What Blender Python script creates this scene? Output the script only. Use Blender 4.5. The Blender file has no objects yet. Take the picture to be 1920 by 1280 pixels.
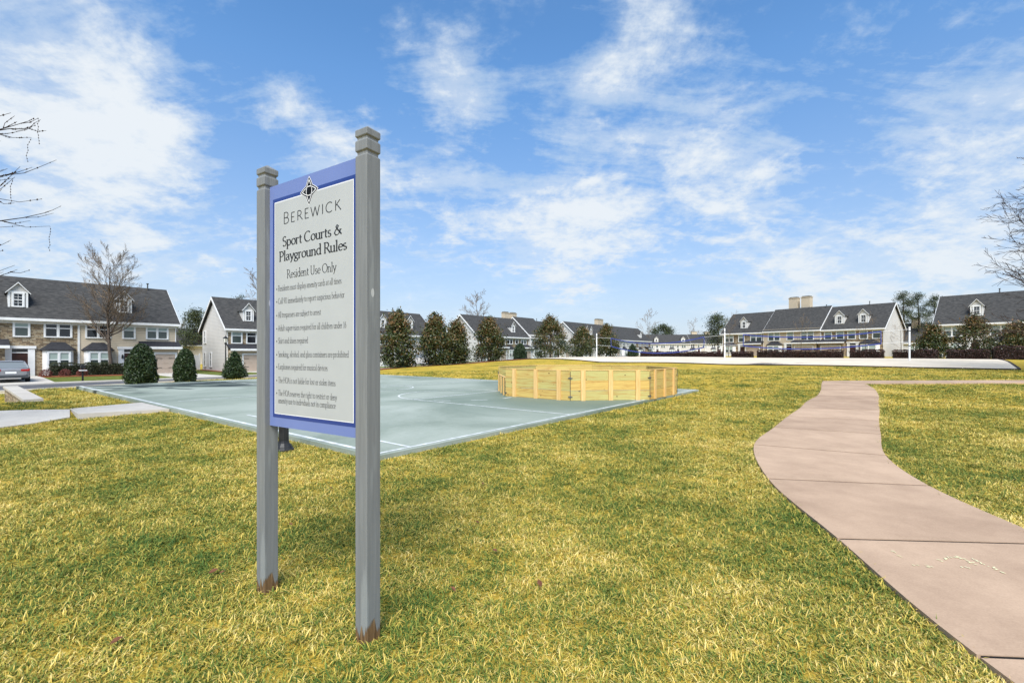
import bpy, bmesh, math, random
import numpy as np
from mathutils import Vector, Matrix
random.seed(7); np.random.seed(7)
R = math.radians
scene = bpy.context.scene
col = scene.collection

# ------------------------------------------------------------------ camera
F, HY, EYE = 860.0, 662.0, 1.5
cam_d = bpy.data.cameras.new('camera'); cam = bpy.data.objects.new('camera', cam_d); col.objects.link(cam)
cam.location = (0, 0, EYE); cam.rotation_euler = (R(90), 0, 0)
cam_d.sensor_width = 36; cam_d.lens = 36 * F / 1920; cam_d.shift_y = (HY - 640) / 1920
cam_d.clip_start = 0.05; cam_d.clip_end = 3000
scene.camera = cam
# ------------------------------------------------------------------ light
SUN_EL, SUN_AZ = R(50), R(182)         # azimuth measured from +Y towards +X
scene.view_settings.view_transform = 'Standard'; scene.view_settings.look = 'None'
scene.view_settings.exposure = 2.0; scene.view_settings.gamma = 1
sd = bpy.data.lights.new('sun', 'SUN'); sd.energy = 1.5; sd.angle = R(38); sd.color = (1, .965, .91)
sun = bpy.data.objects.new('sun', sd); col.objects.link(sun)
sdir = Vector((math.sin(SUN_AZ) * math.cos(SUN_EL), math.cos(SUN_AZ) * math.cos(SUN_EL), math.sin(SUN_EL)))
sun.rotation_euler = sdir.to_track_quat('Z', 'Y').to_euler()
# ------------------------------------------------------------------ world: clear sky with broken cloud
world = bpy.data.worlds.new('World'); scene.world = world; world.use_nodes = True
W = world.node_tree; W.nodes.clear()
def N(t, ty, **k):
    n = t.nodes.new(ty)
    for a, v in k.items():
        if a.startswith('i_'):
            key = a[2:]; key = int(key) if key.isdigit() else key.replace('_', ' ')
            n.inputs[key].default_value = v
        else: setattr(n, a, v)
    return n
def L(t, a, b): t.links.new(a, b)
def math_node(t, op, a, b=None, clamp=False):
    n = t.nodes.new('ShaderNodeMath'); n.operation = op; n.use_clamp = clamp
    for i, v in enumerate((a, b)):
        if v is None: continue
        if isinstance(v, (int, float)): n.inputs[i].default_value = v
        else: t.links.new(v, n.inputs[i])
    return n.outputs[0]
def build_world():
    t = W
    out = N(t, 'ShaderNodeOutputWorld'); bg = N(t, 'ShaderNodeBackground')
    sky = N(t, 'ShaderNodeTexSky', sky_type='NISHITA', sun_disc=False, sun_elevation=SUN_EL, sun_rotation=SUN_AZ)
    sky.air_density = 1.0; sky.dust_density = 0.6; sky.ozone_density = 2.2
    skym = N(t, 'ShaderNodeVectorMath', operation='SCALE'); L(t, sky.outputs[0], skym.inputs[0]); skym.inputs['Scale'].default_value = 0.040
    tint = N(t, 'ShaderNodeVectorMath', operation='MULTIPLY'); L(t, skym.outputs[0], tint.inputs[0]);     tc = N(t, 'ShaderNodeTexCoord')
    sep = N(t, 'ShaderNodeSeparateXYZ'); L(t, tc.outputs['Generated'], sep.inputs[0])
    zc = math_node(t, 'MAXIMUM', sep.outputs[2], 0.0)
    zz = math_node(t, 'ADD', zc, 0.30)
    tm = N(t, 'ShaderNodeMapRange'); L(t, zc, tm.inputs[0]); tm.inputs[2].default_value = .5
    tcol = N(t, 'ShaderNodeMix', data_type='RGBA'); L(t, tm.outputs[0], tcol.inputs[0]); tcol.inputs[6].default_value = (.62, .68, .84, 1); tcol.inputs[7].default_value = (.70, 1.17, 1.46, 1); L(t, tcol.outputs[2], tint.inputs[1])
    px = math_node(t, 'DIVIDE', sep.outputs[0], zz); py = math_node(t, 'DIVIDE', sep.outputs[1], zz)
    comb = N(t, 'ShaderNodeCombineXYZ'); L(t, px, comb.inputs[0]); L(t, py, comb.inputs[1]); comb.inputs[2].default_value = 3.7
    n1 = N(t, 'ShaderNodeTexNoise', i_Scale=5.5, i_Detail=9.0, i_Roughness=.62, i_Distortion=.3); L(t, comb.outputs[0], n1.inputs['Vector'])
    rot = N(t, 'ShaderNodeMapping'); L(t, comb.outputs[0], rot.inputs[0]); rot.inputs['Rotation'].default_value = (0, 0, R(-28)); rot.inputs['Scale'].default_value = (.9, 2.6, 1)
    n2 = N(t, 'ShaderNodeTexNoise', i_Scale=2.6, i_Detail=6.0, i_Roughness=.62, i_Distortion=.4); L(t, rot.outputs[0], n2.inputs['Vector'])
    n3 = N(t, 'ShaderNodeTexNoise', i_Scale=20.0, i_Detail=5.0, i_Roughness=.65); L(t, comb.outputs[0], n3.inputs['Vector'])
    # regions of more / less cloud seen in the photograph, as directions
    bias = None
    for (ix, iy, rad, amt) in [(60, 80, .16, .07), (200, 90, .12, .08), (290, 215, .10, .12), (240, 290, .09, .14), (385, 300, .045, .12), (490, 165, .07, .12), (570, 185, .06, .08), (570, 250, .09, .13), (800, 90, .08, .15), (860, 60, .06, .10), (850, 165, .07, .13), (910, 195, .05, .1),
                               (1200, 75, .09, .15), (1130, 140, .06, .10), (1070, 190, .10, .06), (1380, 310, .11, .12), (1250, 370, .18, .17), (1080, 430, .16, .16), (1000, 490, .16, .14), (1450, 300, .05, .12), (1750, 360, .22, .08), (1750, 500, .30, .20), (1450, 520, .18, .10), (1880, 80, .16, .06),
                               (120, 470, .25, .12), (300, 420, .2, .10), (650, 300, .1, .12), (780, 400, .16, .08), (60, 250, .12, .08),
                               (640, 60, .2, -.16), (420, 120, .12, -.14), (450, 320, .1, -.14), (330, 390, .07, -.10), (1020, 40, .14, -.14), (980, 260, .10, -.08), (1500, 100, .3, -.06), (1640, 240, .16, -.14), (1230, 500, .12, -.12), (1600, 410, .12, -.14), (950, 560, .12, -.10), (760, 230, .06, -.12), (1150, 300, .1, -.05)]:
        v = Vector(((ix - 960) / F, 1, (HY - iy) / F)).normalized()
        dn = N(t, 'ShaderNodeVectorMath', operation='DISTANCE'); L(t, tc.outputs['Generated'], dn.inputs[0]); dn.inputs[1].default_value = v
        mr = N(t, 'ShaderNodeMapRange', interpolation_type='SMOOTHERSTEP'); L(t, dn.outputs['Value'], mr.inputs[0])
        mr.inputs[1].default_value = 0; mr.inputs[2].default_value = rad * 1.5; mr.inputs[3].default_value = amt * 1.0; mr.inputs[4].default_value = 0
        bias = mr.outputs[0] if bias is None else math_node(t, 'ADD', bias, mr.outputs[0])
    base = math_node(t, 'ADD', math_node(t, 'MULTIPLY', n1.outputs[0], .85), math_node(t, 'MULTIPLY', n2.outputs[0], .40))
    fine = math_node(t, 'MULTIPLY', math_node(t, 'SUBTRACT', n3.outputs[0], .5), .34)
    dens = math_node(t, 'ADD', math_node(t, 'ADD', math_node(t, 'SUBTRACT', base, .105), bias), fine)
    thick = N(t, 'ShaderNodeMapRange', interpolation_type='SMOOTHSTEP'); L(t, dens, thick.inputs[0])
    thick.inputs[1].default_value = .42; thick.inputs[2].default_value = .84; thick.inputs[3].default_value = 0.05; thick.inputs[4].default_value = .95
    hz = math_node(t, 'POWER', math_node(t, 'SUBTRACT', 1.0, zc, True), 3.4)
    veil = N(t, 'ShaderNodeMapRange', interpolation_type='SMOOTHSTEP'); L(t, math_node(t, 'ADD', math_node(t, 'ADD', n2.outputs[0], math_node(t, 'MULTIPLY', bias, .9)), fine), veil.inputs[0]); veil.inputs[1].default_value = .36; veil.inputs[2].default_value = .72; veil.inputs[4].default_value = .66
    thick_o = math_node(t, 'MAXIMUM', thick.outputs[0], veil.outputs[0])
    mask = math_node(t, 'MAXIMUM', thick_o, math_node(t, 'MULTIPLY', hz, .92), True)
    cr = N(t, 'ShaderNodeValToRGB'); L(t, dens, cr.inputs[0])
    cr.color_ramp.elements[0].position = .50; cr.color_ramp.elements[0].color = (.135, .172, .215, 1)
    cr.color_ramp.elements[1].position = .86; cr.color_ramp.elements[1].color = (.222, .232, .240, 1)
    hc = N(t, 'ShaderNodeMix', data_type='RGBA'); L(t, math_node(t, 'MULTIPLY', hz, .8), hc.inputs[0]); L(t, cr.outputs[0], hc.inputs[6]); hc.inputs[7].default_value = (.192, .212, .232, 1)
    mix = N(t, 'ShaderNodeMix', data_type='RGBA'); L(t, mask, mix.inputs[0]); L(t, tint.outputs[0], mix.inputs[6]); L(t, hc.outputs[2], mix.inputs[7])
    L(t, mix.outputs[2], bg.inputs[0]); bg.inputs[1].default_value = 1.0
    L(t, bg.outputs[0], out.inputs[0])
build_world()
scene.render.engine = 'CYCLES'
scene.cycles.max_bounces = 6; scene.cycles.transparent_max_bounces = 8

# ------------------------------------------------------------------ materials
MATS = {}
def mat(name, c1, c2=None, rough=.8, scale=5., detail=5., bump=0., bscale=None, stretch=(1, 1, 1), spec=.3, space='obj', c3=None, lo=.35, hi=.65, metal=0., trans=0.):
    """principled material: colour mixed by noise in object or world space, with fine bump"""
    if name in MATS: return MATS[name]
    m = bpy.data.materials.new(name); m.use_nodes = True; t = m.node_tree; b = t.nodes['Principled BSDF']
    b.inputs['Roughness'].default_value = rough; b.inputs['Specular IOR Level'].default_value = spec; b.inputs['Metallic'].default_value = metal
    if space == 'obj': co = N(t, 'ShaderNodeTexCoord').outputs['Object']
    else: co = N(t, 'ShaderNodeNewGeometry').outputs['Position']
    mp = N(t, 'ShaderNodeMapping'); L(t, co, mp.inputs[0]); mp.inputs['Scale'].default_value = stretch
    no = N(t, 'ShaderNodeTexNoise', i_Scale=scale, i_Detail=detail, i_Roughness=.6); L(t, mp.outputs[0], no.inputs['Vector'])
    cr = N(t, 'ShaderNodeValToRGB'); L(t, no.outputs[0], cr.inputs[0]); e = cr.color_ramp.elements
    e[0].position = lo; e[0].color = (*c1, 1); e[1].position = hi; e[1].color = (*(c2 or c1), 1)
    if c3: x = e.new((lo + hi) / 2); x.color = (*c3, 1)
    L(t, cr.outputs[0], b.inputs['Base Color'])
    if trans: b.inputs['Transmission Weight'].default_value = trans
    if bump:
        n2 = N(t, 'ShaderNodeTexNoise', i_Scale=bscale or scale * 3, i_Detail=6.); L(t, mp.outputs[0], n2.inputs['Vector'])
        bp = N(t, 'ShaderNodeBump', i_Strength=bump, i_Distance=.02); L(t, n2.outputs[0], bp.inputs['Height']); L(t, bp.outputs[0], b.inputs['Normal'])
    MATS[name] = m; return m
def nodes(name):
    m = bpy.data.materials.new(name); m.use_nodes = True; MATS[name] = m
    return m, m.node_tree, m.node_tree.nodes['Principled BSDF']
def ramp(t, fac, stops):
    cr = N(t, 'ShaderNodeValToRGB'); L(t, fac, cr.inputs[0]); e = cr.color_ramp.elements
    e[0].position, e[0].color = stops[0][0], (*stops[0][1], 1); e[1].position, e[1].color = stops[-1][0], (*stops[-1][1], 1)
    for p, c in stops[1:-1]: x = e.new(p); x.color = (*c, 1)
    return cr.outputs[0]
def mixc(t, f, a, b):
    n = N(t, 'ShaderNodeMix', data_type='RGBA')
    for i, v in ((0, f), (6, a), (7, b)):
        if isinstance(v, (int, float)): n.inputs[i].default_value = v
        elif isinstance(v, tuple): n.inputs[i].default_value = (*v, 1)
        else: L(t, v, n.inputs[i])
    return n.outputs[2]

# lawn soil/turf: dormant yellow and green patches
STRAW, OLIVE, GREEN = (.44, .30, .042), (.23, .195, .028), (.075, .115, .018)
def patch_fac(t, co):
    a = N(t, 'ShaderNodeTexNoise', i_Scale=.42, i_Detail=6., i_Roughness=.62); L(t, co, a.inputs['Vector'])
    b = N(t, 'ShaderNodeTexNoise', i_Scale=2.6, i_Detail=4., i_Roughness=.6); L(t, co, b.inputs['Vector'])
    return math_node(t, 'ADD', math_node(t, 'MULTIPLY', a.outputs[0], .65), math_node(t, 'MULTIPLY', b.outputs[0], .35))
def m_lawn():
    m, t, b = nodes('turf'); co = N(t, 'ShaderNodeNewGeometry').outputs['Position']
    f = patch_fac(t, co)
    fine = N(t, 'ShaderNodeTexNoise', i_Scale=30., i_Detail=4., i_Roughness=.75); L(t, co, fine.inputs['Vector'])
    mid = N(t, 'ShaderNodeTexNoise', i_Scale=9., i_Detail=5., i_Roughness=.7); L(t, co, mid.inputs['Vector'])
    g = math_node(t, 'ADD', f, math_node(t, 'MULTIPLY', math_node(t, 'SUBTRACT', fine.outputs[0], .5), .5))
    g = math_node(t, 'ADD', g, math_node(t, 'MULTIPLY', math_node(t, 'SUBTRACT', mid.outputs[0], .5), .35))
    c = ramp(t, g, [(.28, GREEN), (.40, OLIVE), (.52, STRAW), (.75, (.53, .36, .065))])
    L(t, c, b.inputs['Base Color']); b.inputs['Roughness'].default_value = .95; b.inputs['Specular IOR Level'].default_value = .1
    bp = N(t, 'ShaderNodeBump', i_Strength=.9, i_Distance=.03); L(t, fine.outputs[0], bp.inputs['Height']); L(t, bp.outputs[0], b.inputs['Normal'])
    return m
def m_verge():
    m, t, b = nodes('green_turf'); co = N(t, 'ShaderNodeNewGeometry').outputs['Position']
    f = N(t, 'ShaderNodeTexNoise', i_Scale=3., i_Detail=8., i_Roughness=.7); L(t, co, f.inputs['Vector'])
    L(t, ramp(t, f.outputs[0], [(.3, (.05, .085, .015)), (.52, (.11, .13, .026)), (.7, (.22, .20, .045))]), b.inputs['Base Color']); b.inputs['Roughness'].default_value = .95; b.inputs['Specular IOR Level'].default_value = .1
    return m
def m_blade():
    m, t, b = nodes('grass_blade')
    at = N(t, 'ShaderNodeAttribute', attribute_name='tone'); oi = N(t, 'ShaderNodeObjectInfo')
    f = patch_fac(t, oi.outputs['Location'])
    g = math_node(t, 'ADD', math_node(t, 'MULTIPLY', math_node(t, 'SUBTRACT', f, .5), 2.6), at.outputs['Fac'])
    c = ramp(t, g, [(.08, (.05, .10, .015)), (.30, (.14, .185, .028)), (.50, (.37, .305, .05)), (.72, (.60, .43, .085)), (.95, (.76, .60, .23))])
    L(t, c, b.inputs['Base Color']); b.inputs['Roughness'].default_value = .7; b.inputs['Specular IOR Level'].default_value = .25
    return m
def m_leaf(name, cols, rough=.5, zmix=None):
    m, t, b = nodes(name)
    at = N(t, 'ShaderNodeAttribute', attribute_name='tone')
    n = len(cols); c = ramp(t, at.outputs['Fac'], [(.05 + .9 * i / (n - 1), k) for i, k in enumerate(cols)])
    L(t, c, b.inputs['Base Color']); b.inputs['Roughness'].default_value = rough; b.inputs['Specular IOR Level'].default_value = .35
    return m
def m_stone():
    m, t, b = nodes('ledgestone'); co = N(t, 'ShaderNodeTexCoord').outputs['Object']
    sp = N(t, 'ShaderNodeSeparateXYZ'); L(t, co, sp.inputs[0]); xy = math_node(t, 'ADD', sp.outputs[0], sp.outputs[1])
    cb = N(t, 'ShaderNodeCombineXYZ'); L(t, xy, cb.inputs[0]); L(t, sp.outputs[2], cb.inputs[1])
    br = N(t, 'ShaderNodeTexBrick', i_Scale=1., i_Mortar_Size=.012, i_Bias=-.1, i_Brick_Width=.42, i_Row_Height=.13); br.offset = .37; br.squash = .7; br.squash_frequency = 3
    br.inputs['Color1'].default_value = (0, 0, 0, 1); br.inputs['Color2'].default_value = (1, 1, 1, 1); br.inputs['Mortar'].default_value = (.2, .2, .2, 1)
    wob = N(t, 'ShaderNodeTexNoise', i_Scale=2.5); L(t, cb.outputs[0], wob.inputs['Vector'])
    ad = N(t, 'ShaderNodeVectorMath', operation='MULTIPLY_ADD'); L(t, wob.outputs['Color'], ad.inputs[0]); ad.inputs[1].default_value = (.12, .12, 0); L(t, cb.outputs[0], ad.inputs[2])
    L(t, ad.outputs[0], br.inputs['Vector'])
    no = N(t, 'ShaderNodeTexNoise', i_Scale=5., i_Detail=5.); L(t, cb.outputs[0], no.inputs['Vector'])
    f = math_node(t, 'ADD', math_node(t, 'MULTIPLY', br.outputs['Color'], .55), math_node(t, 'MULTIPLY', no.outputs[0], .5))
    c = ramp(t, f, [(.15, (.10, .07, .045)), (.35, (.22, .155, .09)), (.55, (.33, .25, .15)), (.8, (.42, .36, .26))])
    c2 = mixc(t, br.outputs['Fac'], c, (.10, .08, .06)); L(t, c2, b.inputs['Base Color']); b.inputs['Roughness'].default_value = .9
    bp = N(t, 'ShaderNodeBump', i_Strength=.8, i_Distance=.04); L(t, f, bp.inputs['Height']); L(t, bp.outputs[0], b.inputs['Normal'])
    return m
def m_siding(name, c):
    m, t, b = nodes(name); co = N(t, 'ShaderNodeTexCoord').outputs['Object']
    sp = N(t, 'ShaderNodeSeparateXYZ'); L(t, co, sp.inputs[0])
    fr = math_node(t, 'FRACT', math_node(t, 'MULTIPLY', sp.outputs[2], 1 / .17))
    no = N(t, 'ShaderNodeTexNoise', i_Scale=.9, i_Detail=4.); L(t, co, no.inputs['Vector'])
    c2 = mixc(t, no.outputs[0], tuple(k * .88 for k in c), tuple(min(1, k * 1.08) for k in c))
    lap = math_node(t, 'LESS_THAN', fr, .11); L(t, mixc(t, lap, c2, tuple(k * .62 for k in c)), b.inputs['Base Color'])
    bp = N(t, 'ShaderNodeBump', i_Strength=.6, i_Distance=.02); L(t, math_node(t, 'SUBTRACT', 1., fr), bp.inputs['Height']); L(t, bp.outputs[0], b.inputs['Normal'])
    b.inputs['Roughness'].default_value = .6; b.inputs['Specular IOR Level'].default_value = .25
    return m
def m_court():
    m, t, b = nodes('court_paint'); co = N(t, 'ShaderNodeNewGeometry').outputs['Position']
    a = N(t, 'ShaderNodeTexNoise', i_Scale=.25, i_Detail=6., i_Roughness=.6, i_Distortion=.6); L(t, co, a.inputs['Vector'])
    f = N(t, 'ShaderNodeTexNoise', i_Scale=14., i_Detail=6., i_Roughness=.7); L(t, co, f.inputs['Vector'])
    g = math_node(t, 'ADD', a.outputs[0], math_node(t, 'MULTIPLY', math_node(t, 'SUBTRACT', f.outputs[0], .5), .18))
    c = ramp(t, g, [(.32, (.165, .198, .155)), (.48, (.255, .288, .236)), (.66, (.35, .378, .322))])
    # streaky damp stains gathered at the far-left end
    mp = N(t, 'ShaderNodeMapping'); L(t, co, mp.inputs[0]); mp.inputs['Rotation'].default_value = (0, 0, R(-18)); mp.inputs['Scale'].default_value = (.22, 1.0, 1)
    s = N(t, 'ShaderNodeTexNoise', i_Scale=1.0, i_Detail=5., i_Roughness=.55, i_Distortion=1.); L(t, mp.outputs[0], s.inputs['Vector'])
    dn = N(t, 'ShaderNodeVectorMath', operation='DISTANCE'); L(t, co, dn.inputs[0]); dn.inputs[1].default_value = (-15.3, 21.5, 0)
    near = N(t, 'ShaderNodeMapRange'); L(t, dn.outputs['Value'], near.inputs[0]); near.inputs[1].default_value = 2; near.inputs[2].default_value = 9; near.inputs[3].default_value = .13; near.inputs[4].default_value = -.16
    st = N(t, 'ShaderNodeMapRange', interpolation_type='SMOOTHSTEP'); L(t, math_node(t, 'ADD', s.outputs[0], near.outputs[0]), st.inputs[0]); st.inputs[1].default_value = .56; st.inputs[2].default_value = .66
    # soft shade of the ball pit, painted into the court colour
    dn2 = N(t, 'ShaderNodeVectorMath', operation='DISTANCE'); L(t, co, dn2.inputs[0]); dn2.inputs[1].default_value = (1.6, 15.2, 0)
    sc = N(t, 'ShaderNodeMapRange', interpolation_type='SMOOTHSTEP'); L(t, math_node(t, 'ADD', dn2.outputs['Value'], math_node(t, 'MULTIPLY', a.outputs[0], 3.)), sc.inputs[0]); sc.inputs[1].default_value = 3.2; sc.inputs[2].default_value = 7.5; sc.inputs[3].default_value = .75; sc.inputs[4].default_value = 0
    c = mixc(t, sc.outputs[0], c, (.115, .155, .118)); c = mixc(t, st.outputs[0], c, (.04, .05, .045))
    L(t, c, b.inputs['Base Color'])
    L(t, math_node(t, 'SUBTRACT', .62, math_node(t, 'MULTIPLY', st.outputs[0], -.1)), b.inputs['Roughness']); b.inputs['Specular IOR Level'].default_value = .18
    bp = N(t, 'ShaderNodeBump', i_Strength=.15, i_Distance=.01); L(t, f.outputs[0], bp.inputs['Height']); L(t, bp.outputs[0], b.inputs['Normal'])
    return m
def m_plank():
    m, t, b = nodes('pine_board'); co = N(t, 'ShaderNodeTexCoord').outputs['Object']; oi = N(t, 'ShaderNodeObjectInfo')
    off = N(t, 'ShaderNodeVectorMath', operation='MULTIPLY_ADD'); L(t, oi.outputs['Random'], off.inputs[0]); off.inputs[1].default_value = (37, 11, 23); L(t, co, off.inputs[2])
    mp = N(t, 'ShaderNodeMapping'); L(t, off.outputs[0], mp.inputs[0]); mp.inputs['Scale'].default_value = (.55, 5, 9)
    w = N(t, 'ShaderNodeTexNoise', i_Scale=2.2, i_Detail=7., i_Roughness=.6, i_Distortion=1.2); L(t, mp.outputs[0], w.inputs['Vector'])
    k = N(t, 'ShaderNodeTexVoronoi', i_Scale=2.0); L(t, off.outputs[0], k.inputs['Vector'])
    mp2 = N(t, 'ShaderNodeMapping'); L(t, off.outputs[0], mp2.inputs[0]); mp2.inputs['Scale'].default_value = (1.5, 2.2, 3.2); L(t, mp2.outputs[0], k.inputs['Vector'])
    tint = mixc(t, oi.outputs['Random'], (.62, .40, .10), (.44, .42, .15))
    c = mixc(t, ramp(t, w.outputs[0], [(.45, (0, 0, 0)), (.72, (1, 1, 1))]), tint, (.40, .20, .045))
    kn = N(t, 'ShaderNodeMapRange'); L(t, k.outputs['Distance'], kn.inputs[0]); kn.inputs[1].default_value = .07; kn.inputs[2].default_value = .12; kn.inputs[3].default_value = 1; kn.inputs[4].default_value = 0
    c = mixc(t, kn.outputs[0], c, (.10, .045, .015)); L(t, c, b.inputs['Base Color']); b.inputs['Roughness'].default_value = .7
    return m
def m_post():
    m, t, b = nodes('grey_post_paint'); co = N(t, 'ShaderNodeTexCoord').outputs['Object']; oi = N(t, 'ShaderNodeObjectInfo')
    mp = N(t, 'ShaderNodeMapping'); L(t, co, mp.inputs[0]); mp.inputs['Scale'].default_value = (28, 28, 1.3)
    g = N(t, 'ShaderNodeTexNoise', i_Scale=1.6, i_Detail=7., i_Roughness=.65, i_Distortion=.3); L(t, mp.outputs[0], g.inputs['Vector'])
    mp3 = N(t, 'ShaderNodeMapping'); L(t, co, mp3.inputs[0]); mp3.inputs['Scale'].default_value = (9, 9, 1.0)
    big = N(t, 'ShaderNodeTexNoise', i_Scale=1.3, i_Detail=3.); L(t, mp3.outputs[0], big.inputs['Vector'])
    c = ramp(t, g.outputs[0], [(.3, (.15, .155, .152)), (.55, (.185, .19, .187)), (.8, (.215, .22, .216))])
    pale = N(t, 'ShaderNodeMapRange', interpolation_type='SMOOTHSTEP'); L(t, big.outputs[0], pale.inputs[0]); pale.inputs[1].default_value = .56; pale.inputs[2].default_value = .63; pale.inputs[4].default_value = .4
    c = mixc(t, pale.outputs[0], c, (.30, .315, .305))
    mp2 = N(t, 'ShaderNodeMapping'); L(t, co, mp2.inputs[0]); mp2.inputs['Scale'].default_value = (1, 1, .42); mp2.inputs['Location'].default_value = (.3, .1, .7)
    v = N(t, 'ShaderNodeTexVoronoi', i_Scale=9.); L(t, mp2.outputs[0], v.inputs['Vector'])
    sel = N(t, 'ShaderNodeSeparateColor'); L(t, v.outputs['Color'], sel.inputs[0])
    chip = math_node(t, 'MULTIPLY', math_node(t, 'LESS_THAN', math_node(t, 'ADD', v.outputs['Distance'], math_node(t, 'MULTIPLY', g.outputs[0], .12)), .20), math_node(t, 'GREATER_THAN', sel.outputs[0], .72))
    c = mixc(t, chip, c, (.44, .44, .42))
    # bare rotten wood with a ragged paint line just above the soil
    sp = N(t, 'ShaderNodeSeparateXYZ'); L(t, co, sp.inputs[0])
    mp4 = N(t, 'ShaderNodeMapping'); L(t, co, mp4.inputs[0]); mp4.inputs['Scale'].default_value = (30, 30, 2.5)
    rag = N(t, 'ShaderNodeTexNoise', i_Scale=1.2, i_Detail=4.); L(t, mp4.outputs[0], rag.inputs['Vector'])
    edge = math_node(t, 'SUBTRACT', math_node(t, 'MULTIPLY', rag.outputs[0], .24), sp.outputs[2])
    rot_ = N(t, 'ShaderNodeMapRange', interpolation_type='SMOOTHSTEP'); L(t, edge, rot_.inputs[0]); rot_.inputs[1].default_value = .035; rot_.inputs[2].default_value = .06
    wood = ramp(t, g.outputs[0], [(.35, (.05, .026, .013)), (.52, (.16, .09, .04)), (.68, (.30, .22, .13))])
    c = mixc(t, rot_.outputs[0], c, wood); L(t, c, b.inputs['Base Color']); b.inputs['Roughness'].default_value = .55; b.inputs['Specular IOR Level'].default_value = .35
    bp = N(t, 'ShaderNodeBump', i_Strength=.45, i_Distance=.004); L(t, math_node(t, 'SUBTRACT', g.outputs[0], rot_.outputs[0]), bp.inputs['Height']); L(t, bp.outputs[0], b.inputs['Normal'])
    return m
def m_concrete(name, a, b2, sc=1.2):
    m, t, b = nodes(name); co = N(t, 'ShaderNodeNewGeometry').outputs['Position']; oi = N(t, 'ShaderNodeObjectInfo')
    n = N(t, 'ShaderNodeTexNoise', i_Scale=sc, i_Detail=9., i_Roughness=.72); L(t, co, n.inputs['Vector'])
    f = N(t, 'ShaderNodeTexNoise', i_Scale=90., i_Detail=3.); L(t, co, f.inputs['Vector'])
    g = math_node(t, 'ADD', math_node(t, 'ADD', n.outputs[0], math_node(t, 'MULTIPLY', math_node(t, 'SUBTRACT', f.outputs[0], .5), .35)), math_node(t, 'MULTIPLY', math_node(t, 'SUBTRACT', oi.outputs['Random'], .5), .26))
    L(t, ramp(t, g, [(.28, a), (.72, b2)]), b.inputs['Base Color']); b.inputs['Roughness'].default_value = .85; b.inputs['Specular IOR Level'].default_value = .25
    bp = N(t, 'ShaderNodeBump', i_Strength=.25, i_Distance=.004); L(t, f.outputs[0], bp.inputs['Height']); L(t, bp.outputs[0], b.inputs['Normal'])
    return m
def m_sand():
    m, t, b = nodes('sand'); co = N(t, 'ShaderNodeNewGeometry').outputs['Position']
    n = N(t, 'ShaderNodeTexNoise', i_Scale=.7, i_Detail=7., i_Roughness=.65); L(t, co, n.inputs['Vector'])
    mp = N(t, 'ShaderNodeMapping'); L(t, co, mp.inputs[0]); mp.inputs['Scale'].default_value = (.35, 1.3, 1)
    s = N(t, 'ShaderNodeTexNoise', i_Scale=.8, i_Detail=6., i_Roughness=.7, i_Distortion=.8); L(t, mp.outputs[0], s.inputs['Vector'])
    dn = N(t, 'ShaderNodeVectorMath', operation='DISTANCE'); L(t, co, dn.inputs[0]); dn.inputs[1].default_value = (22., 38.5, .7)
    near = N(t, 'ShaderNodeMapRange'); L(t, dn.outputs['Value'], near.inputs[0]); near.inputs[1].default_value = 1; near.inputs[2].default_value = 7; near.inputs[3].default_value = .10; near.inputs[4].default_value = -.2
    st = N(t, 'ShaderNodeMapRange'); L(t, math_node(t, 'ADD', s.outputs[0], near.outputs[0]), st.inputs[0]); st.inputs[1].default_value = .60; st.inputs[2].default_value = .63
    c = ramp(t, n.outputs[0], [(.3, (.54, .45, .33)), (.7, (.66, .57, .45))])
    L(t, mixc(t, st.outputs[0], c, (.05, .045, .04)), b.inputs['Base Color']); b.inputs['Roughness'].default_value = .95
    return m
def m_glass(name, c, rough=.08):
    m, t, b = nodes(name); b.inputs['Base Color'].default_value = (*c, 1); b.inputs['Roughness'].default_value = rough; b.inputs['Specular IOR Level'].default_value = .6
    return m
M = {}
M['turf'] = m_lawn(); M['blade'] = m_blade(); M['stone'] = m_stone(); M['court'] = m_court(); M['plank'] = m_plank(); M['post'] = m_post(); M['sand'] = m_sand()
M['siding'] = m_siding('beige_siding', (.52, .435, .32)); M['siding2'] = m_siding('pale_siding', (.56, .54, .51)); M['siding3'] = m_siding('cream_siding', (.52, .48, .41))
M['conc'] = m_concrete('path_concrete', (.31, .208, .138), (.48, .335, .228)); M['conc_lt'] = m_concrete('pale_concrete', (.40, .36, .31), (.52, .48, .42))
M['asphalt'] = mat('asphalt', (.07, .07, .075), (.11, .11, .115), .9, 3, bump=.3, bscale=60, space='world')
M['roof'] = mat('roof_shingle', (.028, .0275, .027), (.074, .070, .066), .9, 2.5, 8, bump=.5, bscale=9, stretch=(1, 3, 3), c3=(.046, .045, .043))
M['roof_b'] = mat('bay_roof_shingle', (.018, .018, .022), (.035, .035, .04), .9, 6, 6, bump=.4, bscale=12)
M['trim'] = mat('white_trim', (.66, .655, .64), (.76, .755, .74), .5, 1.5)
M['white'] = mat('white_paint', (.74, .74, .74), (.80, .80, .80), .45, 2)
M['line'] = mat('court_line_paint', (.40, .42, .40), (.74, .75, .74), .6, 5, 8, space='world')
M['gar'] = mat('garage_door_paint', (.40, .315, .245), (.45, .36, .285), .5, 1.5)
M['door'] = mat('dark_door', (.035, .014, .010), (.06, .022, .015), .4, 3)
M['pane'] = m_glass('window_glass', (.05, .065, .06)); M['pane_b'] = m_glass('window_with_blind', (.30, .36, .325), .25); M['pane_d'] = m_glass('dark_window_glass', (.012, .014, .018))
M['black'] = mat('black_metal', (.012, .012, .013), (.03, .03, .03), .45, 8)
M['dgrey'] = mat('dark_grey_metal', (.035, .04, .042), (.06, .065, .068), .5, 8)
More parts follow.
